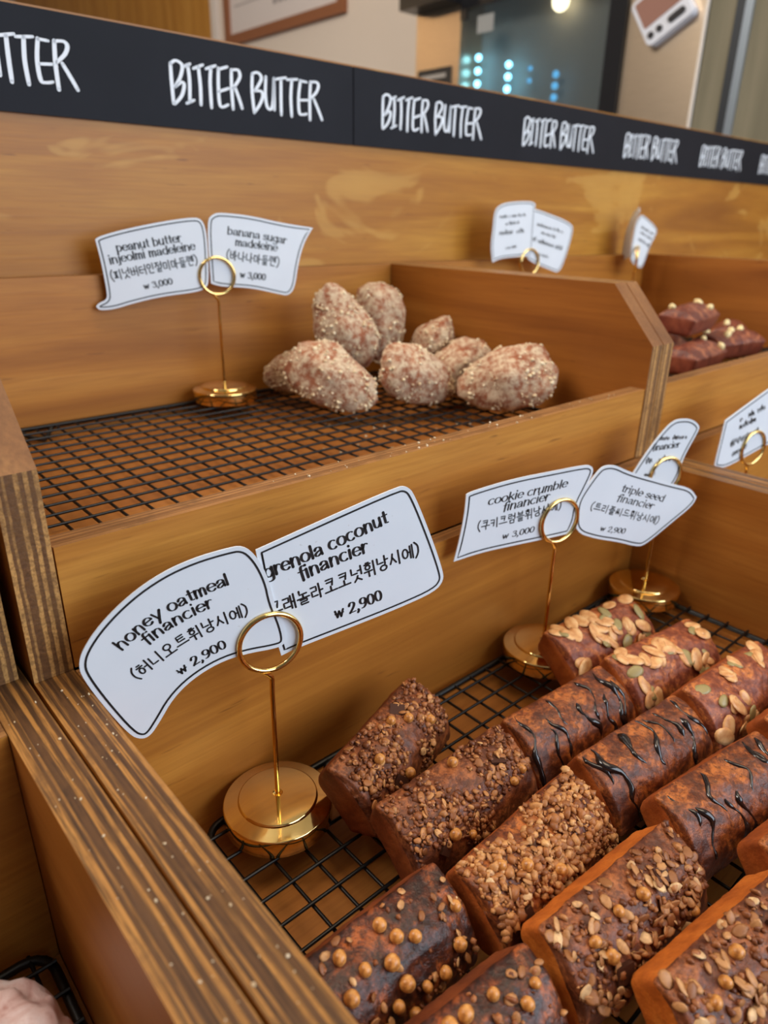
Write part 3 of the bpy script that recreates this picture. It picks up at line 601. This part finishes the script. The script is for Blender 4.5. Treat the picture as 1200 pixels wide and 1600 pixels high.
# ------------------------------------------------------------------ loaf cakes
FL, FW, FH = .0402, .0197, .0258      # half length, half width, height
def cake_surface(u, v, seed):
    """height of the baked top above the base at u, v in -1..1"""
    d = (1 - .35 * u ** 4) * (1 - abs(v) ** 2.2)
    return FH - .0082 + .0108 * d + (.0014 * noise.noise(Vector((u * 3.2 + seed * 7.1, v * 1.8, seed))) + .0005 * noise.noise(Vector((u * 13, v * 7, seed * 3)))) * (1 - u ** 6)
def cake_body(seed, mats):
    NX, NY, NZ = 68, 36, 12; idx = {}; m = MB(); r = .0042
    def V(i, j, k):
        if (i, j, k) in idx: return idx[(i, j, k)]
        u, v, s = 2 * i / NX - 1, 2 * j / NY - 1, k / NZ
        tp = .80 + .20 * s; hx, hy = FL * (.93 + .07 * s), FW * tp
        z = s * cake_surface(u, v, seed); x, y = u * hx, v * hy; rr = r if s < .5 else .0028
        c = Vector((max(-hx + rr, min(hx - rr, x)), max(-hy + rr, min(hy - rr, y)), max(r, min(FH - .0090, z))))
        if abs(u) == 1 or abs(v) == 1 or k in (0,):
            d = Vector((x, y, z)) - c
            if d.length > rr: d = d.normalized() * rr
            p = c + d
        else: p = Vector((x, y, z))
        q = p * 60; nn = noise.noise(q * .8 + Vector((seed * 3.3, 0, 0))); n2 = noise.noise(q * 4.5 + Vector((seed, 5, 0)))
        p += Vector((u * abs(u) ** 3 * .5, v * abs(v) ** 3 * .5, .6 if k == NZ else -.1)) * (.0011 * nn + .00050 * n2 + .00030 * noise.noise(q * 11))
        m.v.append(tuple(p)); idx[(i, j, k)] = len(m.v) - 1; return len(m.v) - 1
    def F(a, mi): m.f.append(tuple(V(*q) for q in a)); m.m.append(mi); m.sm.append(True)
    for i in range(NX):
        for j in range(NY):
            F([(i, j, NZ), (i + 1, j, NZ), (i + 1, j + 1, NZ), (i, j + 1, NZ)], 1)
            F([(i, j, 0), (i, j + 1, 0), (i + 1, j + 1, 0), (i + 1, j, 0)], 0)
        for k in range(NZ):
            mi = 1 if k >= NZ - 1 else 0
            F([(i, 0, k), (i + 1, 0, k), (i + 1, 0, k + 1), (i, 0, k + 1)], mi); F([(i, NY, k), (i, NY, k + 1), (i + 1, NY, k + 1), (i + 1, NY, k)], mi)
    for j in range(NY):
        for k in range(NZ):
            mi = 1 if k >= NZ - 1 else 0
            F([(0, j, k), (0, j, k + 1), (0, j + 1, k + 1), (0, j + 1, k)], mi); F([(NX, j, k), (NX, j + 1, k), (NX, j + 1, k + 1), (NX, j, k + 1)], mi)
    zc_ = FH / 2; m.v = [(x, y, z - zc_) for x, y, z in m.v]; return m
def top_point(u, v, seed, lift=0):
    e = .004; z = cake_surface(u, v, seed); dzu = (cake_surface(u + e, v, seed) - cake_surface(u - e, v, seed)) / (2 * e * FL); dzv = (cake_surface(u, v + e, seed) - cake_surface(u, v - e, seed)) / (2 * e * FW)
    n = Vector((-dzu, -dzv, 1)); n.normalize(); return Vector((u * FL, v * FW, z - FH / 2)) + n * lift, n
CAKE_N = 0
def loaf(kind, x, y, yaw, tilt, label, z=None, roll=0):
    global CAKE_N
    CAKE_N += 1; seed = CAKE_N; rng = random.Random(100 + seed)
    mats = {'crunch': (C_DARK, B_MID), 'light': (C_MID, B_RED), 'oats': (C_GOLD, B_MID), 'puffs': (C_DARK, B_DARK), 'drizzle': (C_MID, B_RED), 'almond': (C_MID, B_PLUM)}[kind]
    nm = {'crunch': 'crumble', 'light': 'crumble', 'oats': 'oat', 'puffs': 'puffed_grain', 'drizzle': 'chocolate', 'almond': 'almond'}[kind]
    th = R(tilt)
    lo = (FW * math.sin(th) + FH / 2 * math.cos(th)) - .0034
    t = thing(nm + '_loaf_cake', label, 'loaf cake', (x, y, (ZR - .0002 + lo) if z is None else z), (th, R(roll), R(yaw)), 'small loaf cakes in the near box')
    cake_body(seed, mats).build('cake', mats, t)
    hole = noise.noise
    def mask(u, v): return noise.noise(Vector((u * 1.6 + seed * 2.3, v * 1.3, 9)))
    if kind in ('crunch', 'light', 'oats', 'puffs'):
        N = {'crunch': 950, 'light': 1150, 'oats': 560, 'puffs': 80}[kind]; m = MB(); fl = MB()
        for q in range(N):
            u, v = rng.uniform(-.96, .96), rng.uniform(-.97, .97)
            d = mask(u, v) - .55 * max(0, -v - .15) * (1.4 if kind != 'light' else .7)     # barer towards the lower edge
            if kind != 'puffs' and d < -.28 + rng.uniform(-.1, .1): continue
            p, n = top_point(u, v, seed)
            big = rng.random()
            if (kind == 'oats' and big < .34) or (kind == 'puffs' and big < .6) or big < .09:
                a = rng.uniform(.0016, .0031) * (1.12 if kind == 'oats' else .9)
                n2 = (n + Vector((rng.uniform(-1, 1), rng.uniform(-1, 1), rng.uniform(-.3, .6))) * .75).normalized()
                fl.blob(p + n * rng.uniform(.0004, .0014), a, a * rng.uniform(.55, .8), .00042, frame_matrix(n2, rng.uniform(0, 6.28)), 9, 4, .10, rng)
            if kind != 'oats' or big > .32:
                a = rng.uniform(.0006, .0015) * (rng.choice((.8, 1.1, 1.4, 1.8)) if kind == 'light' else rng.choice((.8, 1, 1.35))); m.blob(p + n * a * .25, a, a * rng.uniform(.7, 1.2), a * rng.uniform(.40, .95), rand_rot(rng), 6, 4, .34, rng)
        mat = {'crunch': T_CRUNCH, 'light': T_LIGHT, 'oats': T_CRUNCH, 'puffs': T_CRUNCH}[kind]
        tag(m.build('crumb_topping', mat, t), kind='stuff')
        tag(fl.build('oat_flakes', T_OAT if kind != 'crunch' else T_LIGHT, t), kind='stuff')
    NB = {'crunch': 5, 'light': 4, 'oats': 5, 'puffs': 18}.get(kind, 0); placed = []
    for q in range(NB * 14):
        if len(placed) >= NB: break
        u, v = rng.uniform(-.86, .88), rng.uniform(-.72, .86)
        if any((u - a) ** 2 * 3.9 + (v - b_) ** 2 < .075 for a, b_ in placed): continue
        placed.append((u, v)); p, n = top_point(u, v, seed); r = rng.uniform(.0021, .0030)
        m = MB(); m.blob((0, 0, 0), r, r * rng.uniform(.85, 1), r * rng.uniform(.8, 1), rand_rot(rng), 14, 9, .035, rng); m.build('puffed_grain', T_PUFF, t, loc=p + n * r * .55)
    NCH = {'crunch': 2, 'light': 1, 'oats': 2}.get(kind, 0)
    for q in range(NCH):
        u, v = (rng.uniform(-.75, -.4), rng.uniform(-.6, -.1)) if q == 0 else (rng.uniform(.2, .8), rng.uniform(.3, .75)); p, n = top_point(u, v, seed)
        m = MB(); s = rng.uniform(.0030, .0042); m.box(-s, s, -s * .75, s * .75, -.0012, .0014); o = m.build('chocolate_chunk', T_CHUNK, t, bevel=.0007, loc=p); o.rotation_euler = frame_matrix(n + Vector((rng.uniform(-.3, .3), rng.uniform(-.3, .3), 0)), rng.uniform(0, 3)).to_euler()
    if kind == 'drizzle':
        for q in range(9):
            u0 = -.86 + 1.72 * q / 8 + rng.uniform(-.08, .08); k = rng.uniform(-.16, .22); a, e = rng.choice(((-.95, .3), (-.2, .95), (-.6, .5), (-.95, .95), (.1, .9))); pts = []; rad = []
            for s in range(23):
                v = a + (e - a) * s / 22; u = max(-.95, min(.95, u0 + k * v + .05 * math.sin(v * 6 + q) + .05 * noise.noise(Vector((q * 3, v * 3, seed)))))
                p, n = top_point(u, max(-.97, min(.97, v)), seed, -.00035); pts.append(p); rad.append((.0007 + .0019 * max(0, noise.noise(Vector((v * 2.2, q * 5.5, seed * 2))) + .25)) * min(1, .35 + .25 * min(s, 22 - s)))
            m = MB(); m.tube(pts, rad, n=8); m.build('chocolate_drizzle', T_CHOC, t)
    if kind == 'almond':
        for q in range(46):
            u, v = rng.uniform(-.88, .88), rng.uniform(-.75, .9); 
            if mask(u, v) < -.12: continue
            p, n = top_point(u, v, seed); seedy = rng.random() < .25; a = rng.uniform(.0046, .0078) * (.8 if seedy else 1)
            n2 = (n + Vector((rng.uniform(-1, 1), rng.uniform(-1, 1), .2)) * .16).normalized()
            m = MB(); m.blob((0, 0, 0), a, a * rng.uniform(.58, .72), .0007, None, 14, 5, .04, rng)
            o = m.build('pumpkin_seed' if seedy else 'almond_flake', T_SEED if seedy else T_ALM, t, loc=p + n * rng.uniform(-.0001, .0007)); o.rotation_euler = frame_matrix(n2, rng.uniform(0, 6.28)).to_euler()
    return t
TI = 52
loaf('crunch', .1225, -.0450, 19, 48, 'dark crumble loaf cake leaning by itself beside the nearest brass card holder')
loaf('crunch', .1250, -.0890, 0, 40, 'crumble loaf cake with a chocolate chunk, directly left of the frontmost drizzled cake')
loaf('light', .1270, -.1310, 2.5, 42, 'pale tan loaf cake densely covered in light oat crumble')
loaf('oats', .1290, -.1695, -4, 52, 'golden sided loaf cake with big oat flakes, lower middle of the near box')
loaf('oats', .1420, -.2080, -7, 52, 'golden sided oat loaf cake at the lower right corner, cut off by the frame')
loaf('puffs', .0435, -.1240, 0, 48, 'dark loaf cake dotted with round puffed grains, against the left plywood wall')
loaf('puffs', .0430, -.1640, -5, 50, 'dark loaf cake with round puffed grains at the bottom edge of the photo')
loaf('drizzle', .2085, -.0915, -4, 40, 'chocolate drizzled loaf cake beside the open rack, next to the almond cakes')
loaf('drizzle', .2140, -.1310, -5, 42, 'chocolate drizzled loaf cake in the middle of its row of three')
loaf('drizzle', .2170, -.1690, -8, 46, 'chocolate drizzled loaf cake right behind the golden oat flake cakes')
loaf('drizzle', .2260, -.2080, -8, 50, 'brown loaf cake mostly outside the right edge, only its smooth side showing')
loaf('almond', .2925, -.0560, -5, 36, 'almond topped loaf cake touching the brass base of the cookie crumble holder')
loaf('almond', .2955, -.0970, -8, 38, 'almond topped loaf cake behind the first drizzled cake, in the middle of the three')
loaf('almond', .2990, -.1370, -4, 50, 'almond topped loaf cake at the right edge, smooth orange side turned up')
loaf('almond', .3080, -.1760, -5, 50, 'almond loaf cake almost outside the right edge, only its corner showing')

# ------------------------------------------------------------------ sugared madeleines
def mad_mat():
    t = NT('sugared_madeleine'); v = t.coords((1, 1, 1)); n = t.noise(v, 60, 6, .7); f = t.noise(v, 150, 6, .78)
    c = t.ramp(n, [(.3, srgb(126, 72, 50)), (.55, srgb(156, 96, 68)), (.75, srgb(182, 122, 86))])
    c = t.mix(t.ramp(f, [(.42, (0, 0, 0, 1)), (.56, (.7, .7, .7, 1)), (.68, (.95, .95, .95, 1))]), c, srgb(214, 196, 166))
    t.color(c); t.rough(.8); t.spec(.2); t.bump(f, .8, .0012); return t.m
M_MAD = mad_mat()
M_SUGAR = bits('cream_sugar_crumbs', [(0, srgb(206, 178, 140)), (.5, srgb(230, 210, 172)), (1, srgb(240, 226, 196))], .7)
def mad_point(a, b_, s):
    """shell: pointed at -x, wide rounded at +x; ridges beneath, hump on top"""
    cx, sx = math.cos(b_), math.sin(b_)
    x = math.sin(a) ; w_ = math.cos(a)
    wid = w_ ** .8 * (1 + .20 * x - .08 * x * x)
    y = wid * cx; z = wid * sx
    X = x * .0345; Y = y * .0225
    if z < 0: Zz = z * .0165 * (1 + .06 * math.cos(11 * math.atan2(y, x + 1.35)))
    else: Zz = z * .0115 + .0055 * math.exp(-((x - .05) ** 2 * 5 + y * y * 6)) * (z > 0) * min(1, z * 4)
    p = Vector((X, Y, Zz)); q = p * 70
    return p * (1 + .10 * noise.noise(q + Vector((s * 5.1, 0, 0))) + .055 * noise.noise(q * 3.1 + Vector((0, s * 3, 0))))
def madeleine(x, y, z, rot, label, s, sc=1.0, lift=0):
    rng = random.Random(900 + s)
    t = thing('sugared_madeleine', label, 'madeleine', (x, y, z), (0, 0, 0), 'sugar dusted madeleines on the raised rack'); t.scale = (sc, sc, sc)
    rt, up, tw = Vector((.747, -.664, 0)), Vector((0, 0, 1)), Vector((-.664, -.747, 0))
    ax = (rt * rot[0] + up * rot[1] + tw * rot[2]).normalized(); nz = (tw + up * .55) * rot[3]; nz = (nz - ax * nz.dot(ax)).normalized(); M3 = Matrix((ax, nz.cross(ax), nz)).transposed(); t.rotation_euler = M3.to_euler()
    NU, NV = 40, 26; m = MB(); vs = [mad_point(-math.pi / 2 + .001 + (math.pi - .002) * i / NV, 2 * math.pi * j / NU, s) for i in range(NV + 1) for j in range(NU)]
    fs = [(i * NU + j, i * NU + (j + 1) % NU, (i + 1) * NU + (j + 1) % NU, (i + 1) * NU + j) for i in range(NV) for j in range(NU)]
    m.add(vs, fs, 0, True); m.build('cake', M_MAD, t)
    t.location.z = z = ZU + .0006 - min((M3 @ Vector(q)).z for q in vs) * sc + lift
    m = MB()
    for q in range(900):
        a = math.asin(rng.uniform(-.98, .98)); b_ = rng.uniform(0, 2 * math.pi); p = mad_point(a, b_, s)
        if noise.noise(p * 75 + Vector((s, 1, 2))) < rng.uniform(-.25, .40): continue
        r = rng.choice((.0003, .0004, .0005, .0006, .0008, .0010, .0015)); m.blob(p * 1.005, r, r * rng.uniform(.8, 1.3), r * .8, rand_rot(rng), 6, 4, .25, rng)
    tag(m.build('sugar_crumbs', M_SUGAR, t), kind='stuff'); return t
madeleine(0.2790, 0.2570, 0, (0.9, 0.2, 0.4, 1), 'sugared madeleine at the back left of the pile, mostly hidden behind its neighbour', 1, 0.84, 0.000)
madeleine(0.2740, 0.1930, 0, (-0.88, 0.42, -0.2, 1), 'large sugared madeleine at the front left of the pile, sloping down to the rack', 2, 1.10, 0.000)
madeleine(0.3140, 0.2300, 0, (0.4, -0.9, 0.1, 1), 'tall sugared madeleine standing up in the pile, nearer to the peanut butter card', 3, 1.08, 0.016)
madeleine(0.3720, 0.2480, 0, (-0.12, 0.97, -0.15, -1), 'sugared madeleine standing upright against the box wall, behind the front ones', 4, 1.04, 0.016)
madeleine(0.3360, 0.1590, 0, (-0.78, 0.35, 0.3, 1), 'sugared madeleine low in the front middle of the pile, with a bare orange patch', 5, 1.02, 0.000)
madeleine(0.4020, 0.2140, 0, (0.2, 0.35, 0.9, 1), 'small round end of a sugared madeleine showing between the front and rear ones', 6, 1.02, 0.016)
madeleine(0.3870, 0.1640, 0, (0.8, 0.4, -0.3, 1), 'sugared madeleine second from the divider, behind the rightmost one', 7, 1.00, 0.000)
madeleine(0.3790, 0.1035, 0, (0.94, 0.24, 0.1, 1), 'sugared madeleine at the right end of the pile, nearest the front board', 8, 1.12, 0.000)

# ------------------------------------------------------------------ red brown cakes in the next box, pastry at the lower left, crumbs
M_COCOA = crust('red_brown_cake', srgb(92, 44, 32), srgb(126, 62, 44), srgb(158, 88, 60), 1.0, .5)
M_COCOAT = baked('red_brown_cake_top', srgb(90, 42, 34), srgb(128, 66, 48), srgb(186, 116, 76), .4)
M_CHIP = plain('cream_chip', srgb(236, 214, 158), .5)
def chunky(x, y, z, rot, label, s, chips):
    t = thing('chunky_cocoa_cake', label, 'cake', (x, y, z), tuple(R(q) for q in rot), 'red brown chunky cakes'); rng = random.Random(s)
    cake_body(60 + s, None).build('cake', [M_COCOA, M_COCOAT], t)
    for u, v in chips:
        p, n = top_point(u, v, 60 + s); m = MB(); r = rng.uniform(.0042, .0058); m.blob((0, 0, 0), r, r * .8, r * .6, rand_rot(rng), 9, 6, .12, rng); m.build('cream_chip', M_CHIP, t, loc=p + n * .001)
zz = ZU + .0115
chunky(.655, .084, ZU + .0155, (0, 0, 4), 'red brown cake lowest in the next box, right behind the dividing wall', 1, [(.9, .3), (.75, -.75)])
chunky(.672, .137, ZU + .0155, (0, 0, 2), 'red brown cake at the back of the next box, under the topmost cake', 2, [(-.5, .2)])
chunky(.690, .112, ZU + .0155 + .0325, (4, 0, 8), 'topmost red brown cake with cream chips in the next box', 3, [(-.75, .5), (.8, .2), (.5, -.6)])
chunky(.768, .098, ZU + .0155, (0, 0, -12), 'red brown cake with a large cream chip at the right edge of the photo', 4, [(.0, .0), (-.5, -.5), (-.7, .5), (.45, .1)])
chunky(.850, .135, ZU + .0155, (0, 0, 20), 'red brown cake cut off by the right edge, beyond the large cream chip', 5, [(-.6, .1)])
def glaze_mat():
    t = NT('pale_pink_glaze'); v = t.coords((1, 1, 1)); n = t.noise(v, 70, 5, .65, .5); t.color(t.ramp(n, [(.32, srgb(176, 122, 112)), (.46, srgb(214, 182, 178)), (.65, srgb(232, 216, 216))])); t.rough(.28); t.bump(n, .5, .001); return t.m
t = thing('glazed_pastry', 'pale pink glazed pastry at the lower left corner', 'pastry', (-.070, -.0690, ZR + .0008)); rng = random.Random(3)
m = MB(); m.blob((0, 0, .0145), .028, .026, .0145, None, 40, 24)
m.v = [tuple(Vector(q) * (1 + .06 * noise.noise(Vector(q) * 90))) for q in m.v]; m.v = [(x, y, max(0.0, z)) for x, y, z in m.v]; m.build('cake', C_MID, t)
m = MB(); m.blob((0, 0, .0185), .0287, .0268, .0175, None, 48, 30)
m.v = [tuple(Vector(q) * (1 + .10 * noise.noise(Vector(q) * 110 + Vector((4, 0, 0))) + .05 * noise.noise(Vector(q) * 300))) for q in m.v]; m.v = [(x, y, max(.0035 + .006 * noise.noise(Vector((x, y, 0)) * 120), z)) for x, y, z in m.v]; m.build('glaze', glaze_mat(), t)
rng = random.Random(77); M_CRUMB = bits('pale_crumbs', [(0, srgb(190, 160, 120)), (1, srgb(226, 208, 178))])
m = MB()
for q in range(70):
    y = -rng.uniform(.0, .16); x = rng.choice((rng.uniform(-.030, -.017), rng.uniform(-.014, -.001))); r = rng.choice((.0002, .0003, .0003, .0005)); m.blob((x, y, r * .4), r, r * 1.2, r * .7, rand_rot(rng), 5, 4, .3, rng)
tag(m.build('crumbs', M_CRUMB), 'pale crumbs on the two plywood edges at the lower left', 'crumbs', kind='stuff')
m = MB()
for q in range(40):
    x = rng.uniform(.1, .4); r = rng.choice((.0003, .0005, .0008)); m.blob((x, WF + rng.uniform(.001, .012), HF + r * .5), r, r, r * .8, rand_rot(rng), 5, 4, .3, rng)
tag(m.build('crumbs', M_CRUMB), 'sugar crumbs on the top edge of the madeleine box front board', 'crumbs', kind='stuff')
m = MB()
for q in range(70):
    x = rng.uniform(.22, .41); r = rng.choice((.0004, .0006, .0011)); m.blob((x, rng.uniform(.08, .2), .0150 + r * .5), r, r, r * .8, rand_rot(rng), 5, 4, .3, rng)
tag(m.build('crumbs', M_CRUMB), 'sugar crumbs fallen under the madeleine rack', 'crumbs', kind='stuff')

# ------------------------------------------------------------------ kitchen behind: oven, timer, fridge, menu
def steel():
    t = NT('brushed_steel'); t.b.inputs['Metallic'].default_value = 1; n = t.noise(t.coords((1, 3, 60)), 8, 3); t.color(t.mix(n, srgb(206, 184, 158), srgb(228, 206, 180))); t.rough(.34); return t.m
M_STEEL = steel(); M_BLACK = plain('black_oven_trim', srgb(22, 22, 26), .3)
def thin_glass():
    g = NT('dark_oven_glass'); tr = g.n('BsdfTransparent'); tr.inputs[0].default_value = (.72, .76, .78, 1); gl = g.n('BsdfGlossy'); gl.inputs['Roughness'].default_value = .05
    ms = g.n('MixShader'); ms.inputs[0].default_value = .16; g.l(tr.outputs[0], ms.inputs[1]); g.l(gl.outputs[0], ms.inputs[2])
    g.l(ms.outputs[0], g.t.nodes['Material Output'].inputs[0]); return g.m
M_GLASS = thin_glass()
M_LED = emit('blue_led', (.25, .72, 1.0, 1), 13); M_LEDREFL = emit('dim_led_reflection', (.14, .50, .85, 1), 2.2)  # the dim one imitates LED reflections in the oven glass
M_LAMPREFL = emit('warm_lamp_reflection', (1, .80, .48, 1), 7)  # glow imitating a lamp reflected in the oven glass
XO = 1.60
t = thing('steel_oven', 'stainless steel oven with a dark glass door, beyond the sign board', 'oven', (XO, 1.06, -1.0)); o = Vector(t.location)
def P(mb, name, mats, bev=0): ob = mb.build(name, mats, t, bevel=bev); ob.location = -o; return ob
m = MB(); m.box(1.602, 1.698, 1.324, 1.498, -1, 1.4); m.box(1.602, 1.698, .626, .806, -1, 1.4); m.box(1.602, 1.698, .8065, 1.3235, -1, -.2); P(m, 'body', M_STEEL, .002)
m = MB(); m.box(1.69, 1.698, .8065, 1.3235, -.2, 1.4); P(m, 'cavity', plain('grey_oven_cavity', srgb(190, 184, 174), .5))
m = MB(); m.box(1.600, 1.604, .854, 1.3225, -.2, 1.4); P(m, 'glass_door', M_GLASS)
m = MB(); m.box(1.592, 1.606, .8075, .8535, -.2, 1.4); m.box(1.596, 1.604, 1.300, 1.3225, .66, 1.4); m.box(1.597, 1.6035, .854, 1.300, .685, .80); P(m, 'door_frame', M_BLACK, .001)
m = MB(); m.box(1.597, 1.603, .620, .6255, -1, 1.4); P(m, 'edge_strip', plain('pale_edge_strip', srgb(226, 218, 210), .4))
m = MB(); m.box(1.54, 1.601, 1.326, 1.500, .735, .90); P(m, 'hood_lip', [M_STEEL])
m = MB(); m.box(1.535, 1.601, 1.324, 1.502, .700, .7345); P(m, 'hood_shadow_edge', M_BLACK)  # black slab stands in for the shadow edge beneath the hood
m = MB(); m.box(1.5985, 1.5998, 1.206, 1.262, .622, .662); P(m, 'door_sticker', plain('grey_sticker', srgb(148, 150, 150), .5))
for y, zs, mt, r in ((1.301, (.517, .548, .580), M_LED, .0085), (1.191, (.494, .5225, .551), M_LED, .0085), (1.117, (.506, .534), M_LEDREFL, .006), (1.033, (.460, .486, .5115), M_LEDREFL, .0085)):
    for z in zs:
        m = MB(); m.blob((1.655, y * 1.0, z), r, r, r, None, 12, 8); P(m, 'led_and_reflection_dot', mt)  # the dim columns stand in for reflections in the door glass
m = MB(); m.blob((1.655, 1.039, .668), .020, .022, .022, None, 16, 10); P(m, 'lamp_reflection', M_LAMPREFL)  # glowing ball standing in for a room lamp mirrored by the glass
t = thing('oven_notice', 'small dark notice card fixed to the oven column', 'notice', (1.5995, 1.42, .53)); o = Vector(t.location)
m = MB(); m.box(1.5975, 1.6015, 1.352, 1.484, .40, .560); P(m, 'card', plain('dark_notice', srgb(52, 48, 46), .5))
m = MB()
for z, yy in ((.535, (1.47, 1.37)), (.49, (1.455, 1.44)), (.488, (1.425, 1.41)), (.486, (1.395, 1.38))): m.box(1.5968, 1.5973, yy[1], yy[0], z, z + .010)
P(m, 'printed_lines', plain('notice_print', srgb(170, 164, 158), .5))
# digital timer stuck to the steel
t = thing('digital_timer', 'white digital timer with a pinkish screen and dark buttons, stuck on the oven steel', 'timer', (1.6015, .7145, .589))
def tp(u, v, d):   # u along the long side, v across it, d out of the wall
    return (-d, -.8755 * u + .558 * v, .4834 * u + .830 * v)
def pad(mb, u0, u1, v0, v1, d0, d1, r, n=6):
    pts = []
    for cu, cv, a0 in ((u1 - r, v1 - r, 0), (u0 + r, v1 - r, 90), (u0 + r, v0 + r, 180), (u1 - r, v0 + r, 270)):
        for k in range(n + 1): a = R(a0 + 90 * k / n); pts.append((cu + r * math.cos(a), cv + r * math.sin(a)))
    k = len(pts); vs = [tp(*q, d1) for q in pts] + [tp(*q, d0) for q in pts]
    mb.add(vs, [tuple(range(k)), tuple(range(2 * k - 1, k - 1, -1))] + [(i, i + k, (i + 1) % k + k, (i + 1) % k) for i in range(k)])
m = MB(); pad(m, -.056, .056, -.052, .052, 0, .026, .013); m.build('body', plain('white_timer_plastic', srgb(216, 220, 232), .35), t, bevel=.003)
m = MB(); pad(m, -.046, .046, -.014, .044, .0262, .0272, .003); m.build('screen', plain('pinkish_lcd', srgb(150, 112, 100), .2), t)
M_BTN = plain('dark_timer_button', srgb(34, 30, 34), .4)
for u0, u1 in ((-.046, -.032), (-.025, -.011), (.003, .043)):
    m = MB(); pad(m, u0, u1, -.040, -.026, .0262, .0290, .0069); m.build('button', M_BTN, t)
# fridge
t = thing('glass_door_fridge', 'tall fridge with greenish glass doors at the upper right', 'fridge', (1.64, .34, -1.0)); o = Vector(t.location)
m = MB(); m.box(1.64, 1.698, .0, .618, -1, 1.4); P(m, 'cabinet', plain('grey_fridge_cabinet', srgb(120, 116, 100), .45))
def fglass():
    g = NT('fridge_door_glass'); g.color(srgb(128, 124, 108)); g.rough(.09); g.spec(.6); n = g.noise(g.coords((1, 9, .8)), 3, 3); g.color(g.mix(n, srgb(96, 94, 78), srgb(150, 142, 122))); return g.m
m = MB(); m.box(1.602, 1.639, .562, .617, -1, 1.4); m.box(1.602, 1.639, .02, .525, -1, 1.4); P(m, 'glass_door', fglass())
m = MB(); m.box(1.600, 1.639, .542, .5615, -1, 1.4); P(m, 'door_gasket', plain('dark_gasket', srgb(30, 36, 44), .4))
m = MB(); m.box(1.596, 1.639, .5255, .5415, -1, 1.4); P(m, 'door_trim', plain('pale_blue_metal', srgb(150, 160, 170), .3, .6))
# framed menu
t = thing('framed_menu', 'framed white menu sheet hanging on the beige wall', 'framed menu', (1.698, 2.31, 1.06)); o = Vector(t.location)
y0, y1, z0, z1 = 1.935, 2.700, .790, 1.36; fw_ = .034
m = MB(); m.box(1.680, 1.699, y0, y1, z0, z0 + fw_); m.box(1.680, 1.699, y0, y1, z1 - fw_, z1); m.box(1.680, 1.699, y0, y0 + fw_, z0 + fw_, z1 - fw_); m.box(1.680, 1.699, y1 - fw_, y1, z0 + fw_, z1 - fw_); P(m, 'frame', plain('brown_frame_wood', srgb(146, 92, 60), .5))
m = MB(); m.box(1.692, 1.6985, y0 + fw_, y1 - fw_, z0 + fw_, z1 - fw_); P(m, 'sheet', plain('menu_paper', srgb(222, 212, 208), .6))
m = MB(); rng = random.Random(8)
for k in range(9):
    z = .945 + k * .042
    for a, e in ((2.62, 2.40), (2.34, 2.28), (2.22, 2.05)):
        y = a
        while y > e: l = rng.uniform(.02, .05); m.box(1.6905, 1.6918, y - l, y, z, z + .012); y -= l + .012
y = 2.36
while y > 2.16: m.box(1.6905, 1.6918, y - .022, y, .882, .896); y -= .034
m.box(1.6905, 1.6918, 2.02, 2.63, .915, .918); P(m, 'printed_lines', plain('menu_print', srgb(150, 142, 142), .6))
